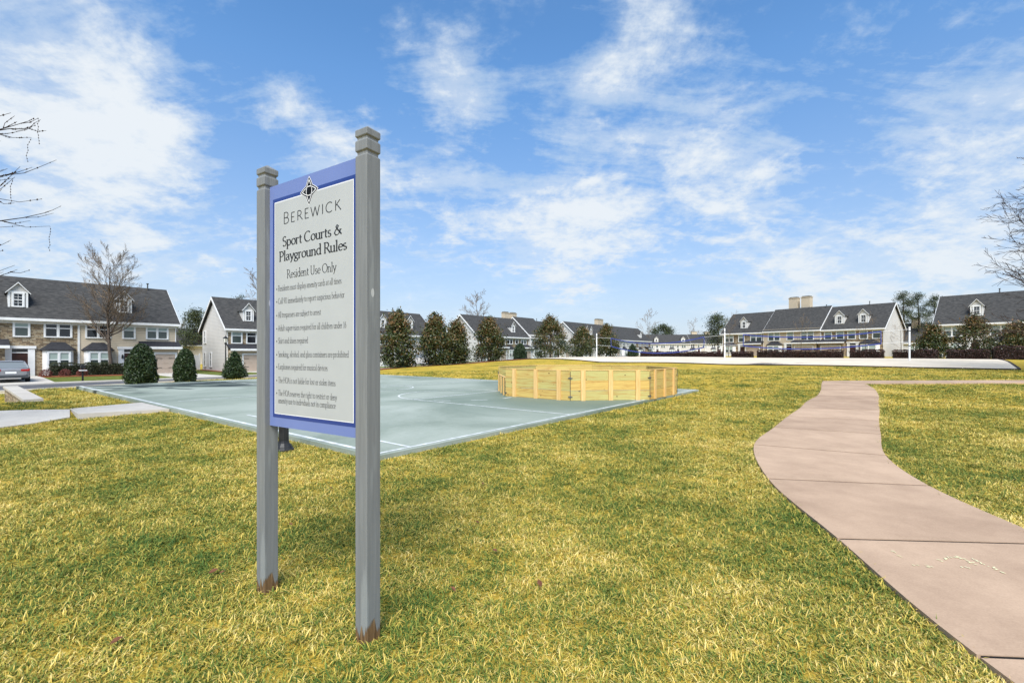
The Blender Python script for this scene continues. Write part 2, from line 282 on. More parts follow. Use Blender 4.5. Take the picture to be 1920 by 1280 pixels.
M['mulch'] = mat('red_mulch', (.12, .03, .012), (.30, .085, .035), .95, 14, 8, bump=.8, bscale=30, space='world')
M['bark'] = mat('grey_bark', (.05, .036, .028), (.115, .088, .068), .9, 8, 6, bump=.6, stretch=(3, 3, .6))
M['twig'] = mat('twig_bark', (.13, .09, .055), (.24, .175, .115), .9, 6)
M['twig_dk'] = mat('dark_twig_bark', (.03, .018, .014), (.06, .04, .03), .9, 6)
M['twig_lt'] = mat('pale_twig_bark', (.20, .165, .13), (.32, .27, .22), .9, 6)
M['mag'] = m_leaf('magnolia_leaf', [(.012, .022, .008), (.03, .048, .014), (.06, .075, .02), (.12, .085, .03), (.20, .105, .04)], .38)
M['holly'] = m_leaf('holly_leaf', [(.008, .018, .007), (.018, .036, .012), (.035, .062, .02), (.07, .10, .04)], .4)
M['box'] = m_leaf('boxwood_leaf', [(.012, .02, .006), (.03, .04, .012), (.06, .055, .02)], .5)
M['loro'] = m_leaf('red_hedge_leaf', [(.012, .007, .006), (.035, .014, .012), (.065, .026, .022), (.10, .055, .04)], .5)
M['pine'] = m_leaf('pine_needle', [(.012, .02, .008), (.03, .045, .015), (.07, .09, .03), (.13, .13, .05)], .6)
M['blue_lt'] = mat('sign_light_blue', (.135, .183, .39), (.15, .2, .42), .35, 2)
M['blue_dk'] = mat('sign_navy', (.022, .045, .19), (.026, .052, .21), .35, 2)
M['sgrey'] = mat('sign_pale_grey', (.385, .395, .385), (.41, .42, .41), .4, 3)
M['ink'] = mat('black_lettering', (.010, .010, .011), (.014, .014, .014), .5, 2)
M['net_blue'] = mat('blue_net_tape', (.028, .042, .19), (.04, .06, .25), .6, 3)
M['batten'] = mat('pine_batten', (.58, .36, .12), (.72, .49, .21), .7, 2.5, 7, stretch=(9, 9, .8), c3=(.66, .42, .16))
M['zinc'] = mat('zinc_hinge', (.10, .10, .095), (.22, .21, .19), .45, 20, metal=.6)
M['vinyl'] = mat('white_vinyl', (.70, .70, .69), (.74, .74, .73), .4, 2)

# ------------------------------------------------------------------ mesh helpers
class MB:
    def __init__(s): s.v = []; s.f = []; s.mi = []; s.tone = None
    def add(s, vs, fs, mi=0):
        o = len(s.v); s.v += [tuple(p) for p in vs]; s.f += [tuple(i + o for i in f) for f in fs]; s.mi += [mi] * len(fs); return s
    def box(s, x0, x1, y0, y1, z0, z1, mi=0):
        return s.add([(x0, y0, z0), (x1, y0, z0), (x1, y1, z0), (x0, y1, z0), (x0, y0, z1), (x1, y0, z1), (x1, y1, z1), (x0, y1, z1)],
                     [(0, 3, 2, 1), (4, 5, 6, 7), (0, 1, 5, 4), (1, 2, 6, 5), (2, 3, 7, 6), (3, 0, 4, 7)], mi)
    def hexa(s, b, t, mi=0):          # four bottom points (ccw) and four top points
        return s.add(list(b) + list(t), [(0, 3, 2, 1), (4, 5, 6, 7), (0, 1, 5, 4), (1, 2, 6, 5), (2, 3, 7, 6), (3, 0, 4, 7)], mi)
    def prism(s, poly, axis, a, b, mi=0):   # 2-D polygon swept along axis x/y/z from a to b
        n = len(poly)
        def P(p, k): return {'x': (k, p[0], p[1]), 'y': (p[0], k, p[1]), 'z': (p[0], p[1], k)}[axis]
        vs = [P(p, a) for p in poly] + [P(p, b) for p in poly]
        fs = [tuple(range(n)), tuple(range(2 * n - 1, n - 1, -1))] + [(i, i + n, (i + 1) % n + n, (i + 1) % n) for i in range(n)]
        return s.add(vs, fs, mi)
    def tube(s, pts, rad, n=6, mi=0, cap=True):
        pts = [Vector(p) for p in pts]; rings = []
        for i, p in enumerate(pts):
            d = (pts[min(i + 1, len(pts) - 1)] - pts[max(i - 1, 0)]); d = d.normalized() if d.length > 1e-9 else Vector((0, 0, 1))
            a = d.orthogonal().normalized() if i == 0 else (a - d * a.dot(d)).normalized()
            b = d.cross(a); r = rad[i] if hasattr(rad, '__len__') else rad
            rings.append([p + (a * math.cos(2 * math.pi * k / n) + b * math.sin(2 * math.pi * k / n)) * r for k in range(n)])
        vs = [q for r_ in rings for q in r_]
        fs = [(i * n + k, i * n + (k + 1) % n, (i + 1) * n + (k + 1) % n, (i + 1) * n + k) for i in range(len(pts) - 1) for k in range(n)]
        if cap: fs += [tuple(range(n - 1, -1, -1)), tuple(range((len(pts) - 1) * n, len(pts) * n))]
        return s.add(vs, fs, mi)
    def lathe(s, prof, n=16, c=(0, 0), mi=0):
        vs = [(c[0] + r * math.cos(2 * math.pi * k / n), c[1] + r * math.sin(2 * math.pi * k / n), z) for r, z in prof for k in range(n)]
        fs = [(i * n + k, i * n + (k + 1) % n, (i + 1) * n + (k + 1) % n, (i + 1) * n + k) for i in range(len(prof) - 1) for k in range(n)]
        fs += [tuple(range(n - 1, -1, -1)), tuple(range((len(prof) - 1) * n, len(prof) * n))]
        return s.add(vs, fs, mi)
    def mesh(s, name, mats):
        me = bpy.data.meshes.new(name); me.from_pydata(s.v, [], s.f)
        for m in (mats if isinstance(mats, (list, tuple)) else [mats]): me.materials.append(m)
        if any(s.mi): me.polygons.foreach_set('material_index', s.mi)
        if s.tone is not None:
            at = me.attributes.new('tone', 'FLOAT', 'POINT'); at.data.foreach_set('value', np.array(s.tone, dtype=np.float32))
        me.update(); return me
    def build(s, name, mats, parent=None, smooth=False, loc=None):
        me = s.mesh(name, mats); return link(name, me, parent, smooth, loc)
def link(name, me, parent=None, smooth=False, loc=None):
    o = bpy.data.objects.new(name, me); col.objects.link(o)
    if parent is not None: o.parent = parent
    if loc is not None: o.location = loc
    if smooth: me.polygons.foreach_set('use_smooth', [True] * len(me.polygons))
    return o
def tag(o, label=None, cat=None, group=None, kind=None):
    for k, v in (('label', label), ('category', cat), ('group', group), ('kind', kind)):
        if v: o[k] = v
    return o
def thing(name, label, cat, loc=(0, 0, 0), rz=0., group=None):
    o = bpy.data.objects.new(name, None); col.objects.link(o); o.location = loc; o.rotation_euler = (0, 0, rz); o.empty_display_size = .2
    return tag(o, label, cat, group)
def np_mesh(name, V, Fq, mats, tone=None):
    me = bpy.data.meshes.new(name); V = np.asarray(V, np.float32); Fq = np.asarray(Fq, np.int32); k = Fq.shape[1]
    me.vertices.add(len(V)); me.vertices.foreach_set('co', V.ravel()); me.loops.add(Fq.size); me.loops.foreach_set('vertex_index', Fq.ravel())
    me.polygons.add(len(Fq)); me.polygons.foreach_set('loop_start', np.arange(0, Fq.size, k, dtype=np.int32)); me.polygons.foreach_set('loop_total', np.full(len(Fq), k, np.int32))
    if tone is not None:
        at = me.attributes.new('tone', 'FLOAT', 'POINT'); at.data.foreach_set('value', np.asarray(tone, np.float32))
    me.materials.append(mats); me.update(calc_edges=True); me.validate(); me.polygons.foreach_set('use_smooth', [False] * len(me.polygons)); return me

# ------------------------------------------------------------------ terrain
U = np.array([.634, .773]); NN = np.array([.773, -.634])      # along the left street / across it
def ns(n, s): return (n * NN[0] + s * U[0], n * NN[1] + s * U[1])
CT = [(0, 0, 0), (-5, 0, 0), (5, 0, 0), (-3, 4, 0), (3, 4, 0), (8, 4, 0), (14, 4, 0), (0, -8, 0), (-14, -8, 0), (14, -8, 0), (-8, 6, -.02), (14, 10, .02), (10.2, 15.4, .04), (12.8, 18.8, .2), (20, 19, .25), (30, 18, .3), (45, 15, .4),
      (-1.9, 6.7, -.03), (-10, 13.5, -.06), (-19.3, 20.5, -.06), (-14, 26, -.04), (-9.7, 32.2, 0), (0, 25, 0), (7.7, 18.4, 0), (-6, 20, 0), (3, 14, 0), (5, 26, .2), (0, 35, .25),
      (27.2, 31.4, .48), (18.4, 39.9, .48), (9, 48.9, .53), (30.8, 28, .47), (0, 58, .65), (31.2, 36, .87), (20.4, 44, .886), (9.6, 52, .91), (36, 36.4, .9), (26, 48, .9), (40, 40, .9), (30, 55, .9), (15, 66, .9), (50, 60, .9), (60, 90, .85), (100, 60, .9), (50, 20, .6), (40, 120, .85), (90, 160, .9), (20, 100, .8)]
for n, s, z in [(-20.6, .7, -.42), (-23, .8, -.62), (-25, .8, -.68), (-28, .9, -.72), (-19.4, .6, -.2), (-22, 2.2, -.07), (-25, 2.3, -.10), (-28, 2.3, -.2), (-20, -6, -.2), (-16, 1, -.12), (-16, -4, -.12), (-24, -1, -.5), (-29, -1, -.62), (-24, 4, -.10), (-27, 4, -.14), (-30, 4, -.35), (-33, 4, -.55), (-36, 0, -.65), (-42, -6, -.65), (-42, 4, -.65), (-42, 14, -.6), (-34, 10, -.3), (-34, 16, -.22), (-34, 26, .2), (-34, 38, .58), (-35, 50, .8), (-36, 66, .9),
                (-42, 26, -.3), (-42, 38, 0), (-42, 50, .2), (-42, 70, .5), (-46, 4, -.6), (-46, 14, -.58), (-52, 4, -.5), (-58, -10, -.45), (-58, 6, -.52), (-58, 14, -.56), (-58, 20, -.66), (-58, 40, -.5), (-58, 52, -.28), (-58, 62, 0), (-58, 90, .3), (-58, 140, .7), (-80, 20, -.5), (-80, 80, .2), (-42, 120, .9), (-60, -60, -.5), (-28, -30, -.4), (-10, -30, 0)]:
    CT.append((*ns(n, s), z))
CT = np.array(CT)
def _phi(r2): return np.sqrt(r2 + 3.)
_K = _phi(((CT[:, None, :2] - CT[None, :, :2]) ** 2).sum(-1)); _K += np.eye(len(CT)) * .08
_W = np.linalg.solve(_K, CT[:, 2] - .1)
CO = np.array([-1.95, 6.60]); CU = np.array([-.7835, .6214]); CV = np.array([.6214, .7835])   # court corner, along, across
CL_, CW_ = 22.4, 15.35
def court_lc(x, y):
    dx = np.asarray(x) - CO[0]; dy = np.asarray(y) - CO[1]; return dx * CU[0] + dy * CU[1], dx * CV[0] + dy * CV[1]
def H(x, y):
    x = np.asarray(x, float); y = np.asarray(y, float); sh = x.shape; p = np.stack([x.ravel(), y.ravel()], 1)
    h = np.empty(len(p))
    for i in range(0, len(p), 20000):
        q = p[i:i + 20000]; h[i:i + 20000] = _phi(((q[:, None] - CT[None, :, :2]) ** 2).sum(-1)) @ _W + .1
    far = np.clip((np.hypot(p[:, 0], p[:, 1]) - 130) / 120, 0, 1); h = h * (1 - far) + .6 * far
    a, b = court_lc(p[:, 0], p[:, 1]); d = np.maximum(np.maximum(-a, a - CL_), np.maximum(-b, b - CW_))
    k = np.clip(1 - (d - .25) / 2.5, 0, 1); k = k * k * (3 - 2 * k); tgt = -.055 - .05 * np.clip(a / 20, 0, 1) * (b < 1)
    d2 = np.hypot(p[:, 0], p[:, 1]); kc = np.clip(1 - (d2 - 4) / 4, 0, 1); h = h * (1 - kc)
    h = h * (1 - k) + tgt * k
    return h.reshape(sh)
def h1(x, y): return float(H(np.array([x]), np.array([y]))[0])
def P(px, py, z=0.):                  # pixel to the point at height z
    d = (EYE - z) * F / (py - HY); return ((px - 960) / F * d, d, z)
def PD(px, d): x = (px - 960) / F * d; return (x, d, h1(x, d))
def make_ground():
    def axis(a, b, near, n0, n1):
        t = np.linspace(0, 1, n1); return t
    k = np.linspace(-1, 1, 261); xs = np.sinh(k * 5.2) / np.sinh(5.2) * 700
    k = np.linspace(-.42, 1, 261); ys = np.sinh(k * 5.2) / np.sinh(5.2) * 900 + 5
    X, Y = np.meshgrid(xs, ys); Z = H(X, Y)
    V = np.stack([X.ravel(), Y.ravel(), Z.ravel()], 1); nx = len(xs); i = np.arange(len(ys) - 1)[:, None] * nx + np.arange(nx - 1)[None]
    Fq = np.stack([i, i + 1, i + 1 + nx, i + nx], -1).reshape(-1, 4)
    o = link('lawn_ground', np_mesh('lawn_ground', V, Fq, M['turf']), smooth=True); tag(o, kind='structure')
make_ground()
def sheet(name, poly_fn, nu, nv, m, lift, kind='structure', thick=None, parent=None):
    """sheet over the ground: poly_fn(u,v) -> x,y ; follows the terrain"""
    uu, vv = np.meshgrid(np.linspace(0, 1, nu), np.linspace(0, 1, nv)); x, y = poly_fn(uu, vv); z = H(x, y) + lift
    V = np.stack([x.ravel(), y.ravel(), z.ravel()], 1); i = np.arange(nv - 1)[:, None] * nu + np.arange(nu - 1)[None]
    Fq = np.stack([i, i + 1, i + 1 + nu, i + nu], -1).reshape(-1, 4)
    if thick:
        ring = np.concatenate([np.arange(nu), np.arange(1, nv) * nu + nu - 1, (nv - 1) * nu + np.arange(nu - 2, -1, -1), np.arange(nv - 2, 0, -1) * nu])
        lo = V[ring].copy(); lo[:, 2] -= thick; b0 = len(V); V = np.concatenate([V, lo]); n = len(ring); k = np.arange(n)
        Fq = np.concatenate([Fq, np.stack([ring[k], b0 + k, b0 + (k + 1) % n, ring[(k + 1) % n]], -1)])
    me = np_mesh(name, V, Fq, m); o = link(name, me, parent)
    if kind and parent is None: tag(o, kind=kind)
    return o
def nsfn(n0, n1, s0, s1): return lambda a, b: ((n0 + (n1 - n0) * b) * NN[0] + (s0 + (s1 - s0) * a) * U[0], (n0 + (n1 - n0) * b) * NN[1] + (s0 + (s1 - s0) * a) * U[1])
M['verge'] = m_verge()
sheet('front_lawn', nsfn(-66, -45.0, -40, 150), 120, 16, M['verge'], .014)
sheet('road', nsfn(-44.3, -38.6, -60, 150), 120, 8, M['asphalt'], .02)
sheet('kerb', nsfn(-45.0, -44.3, -60, 150), 120, 3, M['conc_lt'], .10, thick=.2)
sheet('kerb', nsfn(-38.6, -38.25, -60, 150), 120, 3, M['conc_lt'], .10, thick=.2)
sheet('pavement', nsfn(-37.2, -35.8, -60, 4.3), 50, 4, M['conc_lt'], .03, thick=.1)
sheet('driveway', nsfn(-57.0, -45.0, -.6, 4.6), 10, 12, M['conc_lt'], .05, thick=.1)
sheet('driveway', nsfn(-57.0, -45.0, 12.0, 15.4), 10, 12, M['conc_lt'], .05, thick=.1)
sheet('driveway', nsfn(-58.0, -45.0, 20.9, 24.4), 10, 12, M['conc_lt'], .05, thick=.1)
sheet('mulch_bed', nsfn(-57.6, -53.4, 4.7, 11.9), 20, 8, M['mulch'], .06, thick=.1)
sheet('mulch_bed', nsfn(-36.6, -33.2, 20, 62), 60, 6, M['mulch'], .03)
sheet('mulch_bed', nsfn(-66.4, -58.9, 19.2, 20.2), 20, 4, M['mulch'], .06)
# ------------------------------------------------------------------ sports court
def cpt(a, b, z=0.): return (CO[0] + CU[0] * a + CV[0] * b, CO[1] + CU[1] * a + CV[1] * b, z)
CZ = .02
def make_court():
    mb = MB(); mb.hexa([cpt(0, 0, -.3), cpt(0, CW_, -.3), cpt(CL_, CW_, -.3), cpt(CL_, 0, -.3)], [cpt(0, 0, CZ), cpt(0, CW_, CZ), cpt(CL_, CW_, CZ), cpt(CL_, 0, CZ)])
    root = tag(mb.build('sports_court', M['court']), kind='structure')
    def line(pts, w, name='painted_line'):
        m = MB(); pts = [np.array(p, float) for p in pts]; vs = []
        for i, p in enumerate(pts):
            d = pts[min(i + 1, len(pts) - 1)] - pts[max(i - 1, 0)]; d /= np.linalg.norm(d); q = np.array([-d[1], d[0]]) * w / 2
            vs += [cpt(*(p + q), CZ + .004), cpt(*(p - q), CZ + .004)]
        m.add(vs, [(2 * i, 2 * i + 1, 2 * i + 3, 2 * i + 2) for i in range(len(pts) - 1)]); m.build(name, M['line'], root)
    w = .06
    line([(.19, .13), (CL_ - .03, .13)], .085); line([(.13, .0), (.13, CW_)], w); line([(CL_ - 1.2, .3), (CL_ - 1.2, CW_ - .3)], w); line([(.16, .72), (6.2, .72)], w)
    line([(.2, CW_ - .6), (CL_ - .2, CW_ - .6)], w)
    line([(11.2, .72), (11.2, CW_ - .63)], w)
    c = CW_ / 2; kw = 2.1
    def arc(a, r, t0, t1, n=28): return [(a + r * math.cos(R(t0 + (t1 - t0) * i / n)), c + r * math.sin(R(t0 + (t1 - t0) * i / n))) for i in range(n + 1)]
    for s, a0 in ((1, .16), (-1, CL_ - 1.17)):
        line([(a0, c - kw), (a0 + s * 5.8, c - kw)], w); line([(a0, c + kw), (a0 + s * 5.8, c + kw)], w); line([(a0 + s * 5.8, c - kw + .03), (a0 + s * 5.8, c + kw - .03)], w)
        line(arc(a0 + s * 5.83, 1.8 + .3, -90 if s > 0 else 90, 90 if s > 0 else 270), w)
        for k in range(5):
            t0 = (98 + k * 34) if s > 0 else (-82 + k * 34); line(arc(a0 + s * 5.77, 2.0, t0, t0 + 16, 5), w)
    line(arc(11.2, 1.7, 2, 178), w); line(arc(11.2, 1.7, 182, 358), w)
make_court()
# ------------------------------------------------------------------ footpath of cast slabs
def catmull(p, k):
    p = [np.array(q, float) for q in p]; p = [2 * p[0] - p[1]] + p + [2 * p[-1] - p[-2]]; out = []
    for i in range(1, len(p) - 2):
        for j in range(k):
            t = j / k; a, b, c, d = p[i - 1:i + 3]
            out.append(.5 * (2 * b + (c - a) * t + (2 * a - 5 * b + 4 * c - d) * t * t + (3 * b - a - 3 * c + d) * t ** 3))
    return out + [p[-2]]
def make_path():
    LE = [(1.9, -3.8), (2.0, -1.6), (2.1, .4), (2.25, 2.21), (2.57, 3.61), (2.99, 5.35), (3.89, 7.37), (5.19, 9.08), (6.44, 10.7), (7.65, 12.2), (8.94, 13.9), (10.25, 15.4), (11.45, 17.0), (12.55, 18.6), (13.75, 20.3)]
    RE = [(3.5, -3.8), (3.6, -1.7), (3.7, .3), (3.9, 2.1), (4.2, 3.5), (4.6, 5.06), (5.36, 6.58), (6.69, 8.32), (8.0, 10.0), (9.4, 11.73), (10.85, 13.58), (11.8, 14.75), (13.0, 16.4), (13.75, 17.6), (14.4, 18.7)]
    k = 6; a = catmull(LE, k); b = catmull(RE, k)
    def fn(A, B):
        A = np.array(A); B = np.array(B)
        def f(u, v):
            i = v * (len(A) - 1); i0 = np.clip(np.floor(i).astype(int), 0, len(A) - 2); fr = (i - i0)[..., None]
            l = A[i0] * (1 - fr) + A[i0 + 1] * fr; r = B[i0] * (1 - fr) + B[i0 + 1] * fr; q = l + (r - l) * u[..., None]; return q[..., 0], q[..., 1]
        return f
    base = sheet('footpath', (lambda g: (lambda u, v: g(.012 + .976 * u, v)))(fn(a, b)), 4, len(a), mat('joint_soil', (.006, .005, .004), (.014, .011, .008), .95, 20), .036)
    slabs = []
    for i in range(len(LE) - 1):
        A = a[i * k:i * k + k + 1]; B = b[i * k:i * k + k + 1]
        g = .011 + .0017 * max(0, LE[i][1])
        A = [q.copy() for q in A]; B = [q.copy() for q in B]
        for Q in (A, B):
            d = Q[1] - Q[0]; Q[0] = Q[0] + d / np.linalg.norm(d) * g; d = Q[-2] - Q[-1]; Q[-1] = Q[-1] + d / np.linalg.norm(d) * g
        slabs.append(sheet('slab', fn(A, B), 4, k + 1, M['conc'], .042, thick=.10, parent=base))
    # faded chalk scribble on one slab
    rnd = random.Random(3); mb = MB()
    for (x0, y0, x1, y1, n) in [(1672, 1036, 1690, 1048, 4), (1760, 1052, 1800, 1046, 6), (1765, 1056, 1775, 1050, 3), (1800, 1048, 1830, 1062, 8), (1805, 1066, 1822, 1068, 4), (1822, 1050, 1880, 1076, 10), (1712, 1064, 1722, 1062, 2), (1735, 1063, 1748, 1068, 3)]:
        for j in range(n):
            t = (j + rnd.random()) / n; x, y = x0 + (x1 - x0) * t + rnd.uniform(-2, 2), y0 + (y1 - y0) * t + rnd.uniform(-1.5, 1.5)
            p = P(x, y, .03); w = rnd.uniform(.006, .018); l = rnd.uniform(.008, .022); an = rnd.uniform(0, 3)
            c, s = math.cos(an), math.sin(an); z = h1(p[0], p[1]) + .046 + .0001 * j
            mb.add([(p[0] + c * l, p[1] + s * l, z), (p[0] - s * w * .5, p[1] + c * w * .5, z), (p[0] - c * l, p[1] - s * l, z), (p[0] + s * w * .4, p[1] - c * w * .5, z)], [(0, 1, 2, 3)])
    mb.build('chalk_marks', mat('yellow_chalk', (.62, .58, .30), (.70, .66, .42), .9), base)
    cross = sheet('footpath', lambda u, v: (14.6 + 31.9 * u, 18.75 + 1.5 * v), 30, 3, MATS['joint_soil'], .036)
    for i in range(1, 18):
        x0 = 13.0 + i * 1.75; x1 = 13.0 + (i + 1) * 1.75 - .03
        sheet('slab', lambda u, v, x0=x0, x1=x1, k=(i == 1): ((x0 - (.32 + .62 * v) * k) + (x1 - (x0 - (.32 + .62 * v) * k)) * u, 18.72 + 1.56 * v), 3, 3, M['conc'], .042, thick=.10, parent=cross)
    # landing slab and lower walk at the left of the court
    land = [P(131, 766, .0)[:2], P(146, 776, .0)[:2], cpt(9.25, -.02)[:2], cpt(11.9, -.02)[:2]]
    def quad(c): 
        c = [np.array(q) for q in c]
        return lambda u, v: tuple((c[0][i] * (1 - u) * (1 - v) + c[1][i] * u * (1 - v) + c[2][i] * u * v + c[3][i] * (1 - u) * v) for i in (0, 1))
    mb = MB(); mb.hexa([(*q, -.35) for q in land], [(*q, .005) for q in land]); lo = mb.build('landing_slab', M['conc_lt']); tag(lo, kind='structure')
    c = [P(131, 776, -.13)[:2], P(131, 784, -.13)[:2], P(-60, 808, -.16)[:2], P(-60, 790, -.16)[:2]]
    sheet('lower_footpath', quad(c), 4, 12, M['conc_lt'], .03, thick=.1)
make_path()
# ------------------------------------------------------------------ sand court with timber edging
SQ = np.array([30.9, 27.9]); S1 = np.array([-.72, .694]); S2 = np.array([.694, .72])
def make_sand():
    Ls, Ws = 45., 19.
    sheet('sand_court', lambda u, v: (SQ[0] + S1[0] * Ls * u + S2[0] * Ws * v, SQ[1] + S1[1] * Ls * u + S2[1] * Ws * v), 60, 30, M['sand'], .06)
    e = thing('timber_edging', 'dark weathered timber edging along the front and side of the sand volleyball court', 'edging')
    dk = mat('dark_timber', (.018, .014, .012), (.05, .04, .032), .9, 6)
    def beam(p, q):
        m = MB(); p = np.array(p); q = np.array(q); d = (q - p) / np.linalg.norm(q - p); n = np.array([-d[1], d[0]]) * .06
        zp, zq = h1(*p) - .05, h1(*q) - .05
        b = [(*(p - n), zp - .1), (*(q - n), zq - .1), (*(q + n), zq - .1), (*(p + n), zp - .1)]; m.hexa(b, [(x, y, z + .24) for x, y, z in b]); m.build('timber', dk, e)
    for i in range(18): beam(SQ + S1 * (i * 2.5 + .01), SQ + S1 * (i * 2.5 + 2.49))
    for i in range(7): beam(SQ + S2 * (i * 2.5 + .12), SQ + S2 * (i * 2.5 + 2.48))
make_sand()
# ------------------------------------------------------------------ townhouses
WIN = {}
def win_mesh(w, h, n, grid):
    """(frame mesh, upper-pane mesh, lower-pane mesh) centred on x, sill at z=0, wall face at y=0"""
    key = (round(w, 2), round(h, 2), n, grid)
    if key in WIN: return WIN[key]
    f = MB(); t = .11; a = -w / 2
    f.box(a - t, a, -.09, .0, -t, h + t); f.box(w / 2, w / 2 + t, -.09, .0, -t, h + t); f.box(a, w / 2, -.092, .0, h, h + t); f.box(a - .04, w / 2 + .04, -.12, .0, -t, 0)
    up, lo = MB(), MB(); sw = w / n
    for i in range(n):
        x0, x1 = a + i * sw, a + (i + 1) * sw
        if i: f.box(x0 - .06, x0 + .06, -.088, .0, 0, h); x0 += .06
        if i < n - 1: x1 -= .06
        f.box(x0, x0 + .035, -.07, 0, 0, h); f.box(x1 - .035, x1, -.07, 0, 0, h)
        f.box(x0 + .035, x1 - .035, -.075, 0, h * .5 - .035, h * .5 + .035)
        if grid:
            for k in (1, 2, 3):
                if k != 2: f.box(x0 + .035, x1 - .035, -.05, 0, h * k / 4 - .012, h * k / 4 + .012)
            xm = (x0 + x1) / 2; f.box(xm - .012, xm + .012, -.051, 0, 0, h * .5 - .035); f.box(xm - .012, xm + .012, -.051, 0, h * .5 + .035, h)
        up.box(x0 + .03, x1 - .03, -.03, -.005, h * .5 + .03, h); lo.box(x0 + .03, x1 - .03, -.032, -.005, 0, h * .5 - .03)
    WIN[key] = (f.mesh('window', M['trim']), up.mesh('pane', M['pane_b']), lo.mesh('pane', M['pane']), up.mesh('pane', M['pane_d']), lo.mesh('pane', M['pane_d']))
    return WIN[key]
class House:
    def __init__(s, name, label, A, u, length, zg, eave, ridge, depth, side='siding', cat='townhouse', group=None, vents=()):
        ang = math.atan2(u[1], u[0]); s.root = thing(name, label, cat, (A[0], A[1], zg), ang, group)
        s.Ln, s.e, s.r, s.D = length, eave, ridge, depth; s.sl = (ridge - eave) / (depth / 2)
        MB().prism([(0, -1.5), (depth, -1.5), (depth, eave), (depth / 2, ridge - .05), (0, eave)], 'x', 0, length).build('wall', M[side], s.root)
        for x, y in vents: MB().tube([(x, y, s.zr(y) - .1), (x, y, s.zr(y) + .75)], .06, 8).tube([(x, y, s.zr(y) + .75), (x, y, s.zr(y) + .85)], .11, 8).build('roof_vent', M['dgrey'], s.root)
    def zr(s, y): return (s.e + s.sl * y if y < s.D / 2 else s.e + s.sl * (s.D - y)) + .12
    def unit(s, x0, x1, clad, rise=0., fwd=0.):
        e, D, sl = s.e + rise, s.D, s.sl; y0 = -.06 - fwd
        MB().box(x0, x1, y0, -.002, -1.5, e - .02).build('cladding', M[clad], s.root)
        a = x0 - (.3 if x0 < .01 else 0) ; b = x1 + (.3 if x1 > s.Ln - .01 else 0); o = .42 + fwd; ze = e - o * sl; rr = s.r + rise
        MB().prism([(-o, ze), (D / 2, rr), (D + .42, e - .42 * sl), (D + .42, e - .42 * sl + .2), (D / 2, rr + .24), (-o, ze + .2)], 'x', a, b).build('roof', M['roof'], s.root)
        MB().box(a, b, -o - .13, -o - .005, ze - .06, ze + .17).build('gutter', M['trim'], s.root)
        MB().box(x0, x1, y0 - .05, y0 - .003, e - .62, e - .30).build('frieze_board', M['trim'], s.root)
        for x, sg in ((a, -1), (b, 1)):
            if (sg < 0 and x0 < .01) or (sg > 0 and x1 > s.Ln - .01) or rise > 0 or fwd > 0:
                xx = x + sg * .004; MB().prism([(-o, ze - .1), (D / 2, rr - .1), (D + .42, e - .42 * sl - .1), (D + .42, e - .42 * sl + .16), (D / 2, rr + .2), (-o, ze + .16)], 'x', min(xx, xx + sg * .05), max(xx, xx + sg * .05)).build('rake_board', M['trim'], s.root)
        for x in (x0, x1):
            MB().box(x - .07 if x > x0 else x + .003, x - .003 if x > x0 else x + .07, y0 - .06, y0 - .004, -.6, e - .62).build('corner_board', M['trim'], s.root)
        return s
    def win(s, x, z0, z1, w, n=1, grid=False, y=-.06, parent=None, dark=None, rz=0):
        m = win_mesh(w, z1 - z0, n, grid); o = link('window', m[0], parent or s.root); o.location = (x, y, z0); o.rotation_euler = (0, 0, rz)
        d = random.random() < .25 if dark is None else dark
        if parent is None or True:
            pp = o if parent is None else parent
            for k in ((3, 4) if d else (1, 2)):
                q = link('pane', m[k], pp)
                if pp is not o: q.location = o.location; q.rotation_euler = o.rotation_euler
        return o
    def bay(s, x, w, z0=.85, z1=2.2, zt=3.05, y=-.06, n=2):
        b = MB(); p = .55; wi = w * .82
        b.prism([(x - w / 2, y), (x - wi / 2, y - p), (x + wi / 2, y - p), (x + w / 2, y)], 'z', -.3, z1 + .12)
        o = b.build('bay_window', M['trim'], s.root)
        r = MB(); v = [(x - w / 2 - .18, y, z1 + .1), (x - wi / 2 - .12, y - p - .16, z1 + .1), (x + wi / 2 + .12, y - p - .16, z1 + .1), (x + w / 2 + .18, y, z1 + .1), (x - w * .22, y, zt), (x + w * .22, y, zt),
                  (x - w / 2 - .18, y, z1 + .18), (x - wi / 2 - .12, y - p - .16, z1 + .18), (x + wi / 2 + .12, y - p - .16, z1 + .18), (x + w / 2 + .18, y, z1 + .18)]
        r.add(v, [(6, 7, 4), (7, 8, 5, 4), (8, 9, 5), (0, 1, 7, 6), (1, 2, 8, 7), (2, 3, 9, 8), (3, 2, 1, 0)]); r.build('bay_roof', M['roof_b'], o)
        m = win_mesh(wi - .34, z1 - z0 - .12, n, False)
        for k in (0, 1, 2):
            q = link(('window', 'pane', 'pane')[k], m[k], o); q.location = (x, y - p - .005, z0)
    def door(s, x, y=-.06, w=.95, col_='door'):
        f = MB(); f.box(x - w / 2 - .42, x - w / 2, y - .12, y, -.1, 2.45); f.box(x + w / 2, x + w / 2 + .42, y - .12, y, -.1, 2.45); f.box(x - w / 2 - .5, x + w / 2 + .5, y - .18, y, 2.45, 2.68); f.box(x - w / 2, x + w / 2, y - .10, y, 2.06, 2.14)
        o = f.build('door_surround', M['trim'], s.root)
        MB().box(x - w / 2, x + w / 2, y - .05, y - .002, 0, 2.06).box(x - .3, x + .3, y - .065, y - .05, .25, .9).box(x - .3, x + .3, y - .065, y - .05, 1.1, 1.9).build('door', M[col_], o)
        MB().box(x - w / 2, x + w / 2, y - .04, y - .002, 2.14, 2.45).build('transom', M['pane_d'], o)
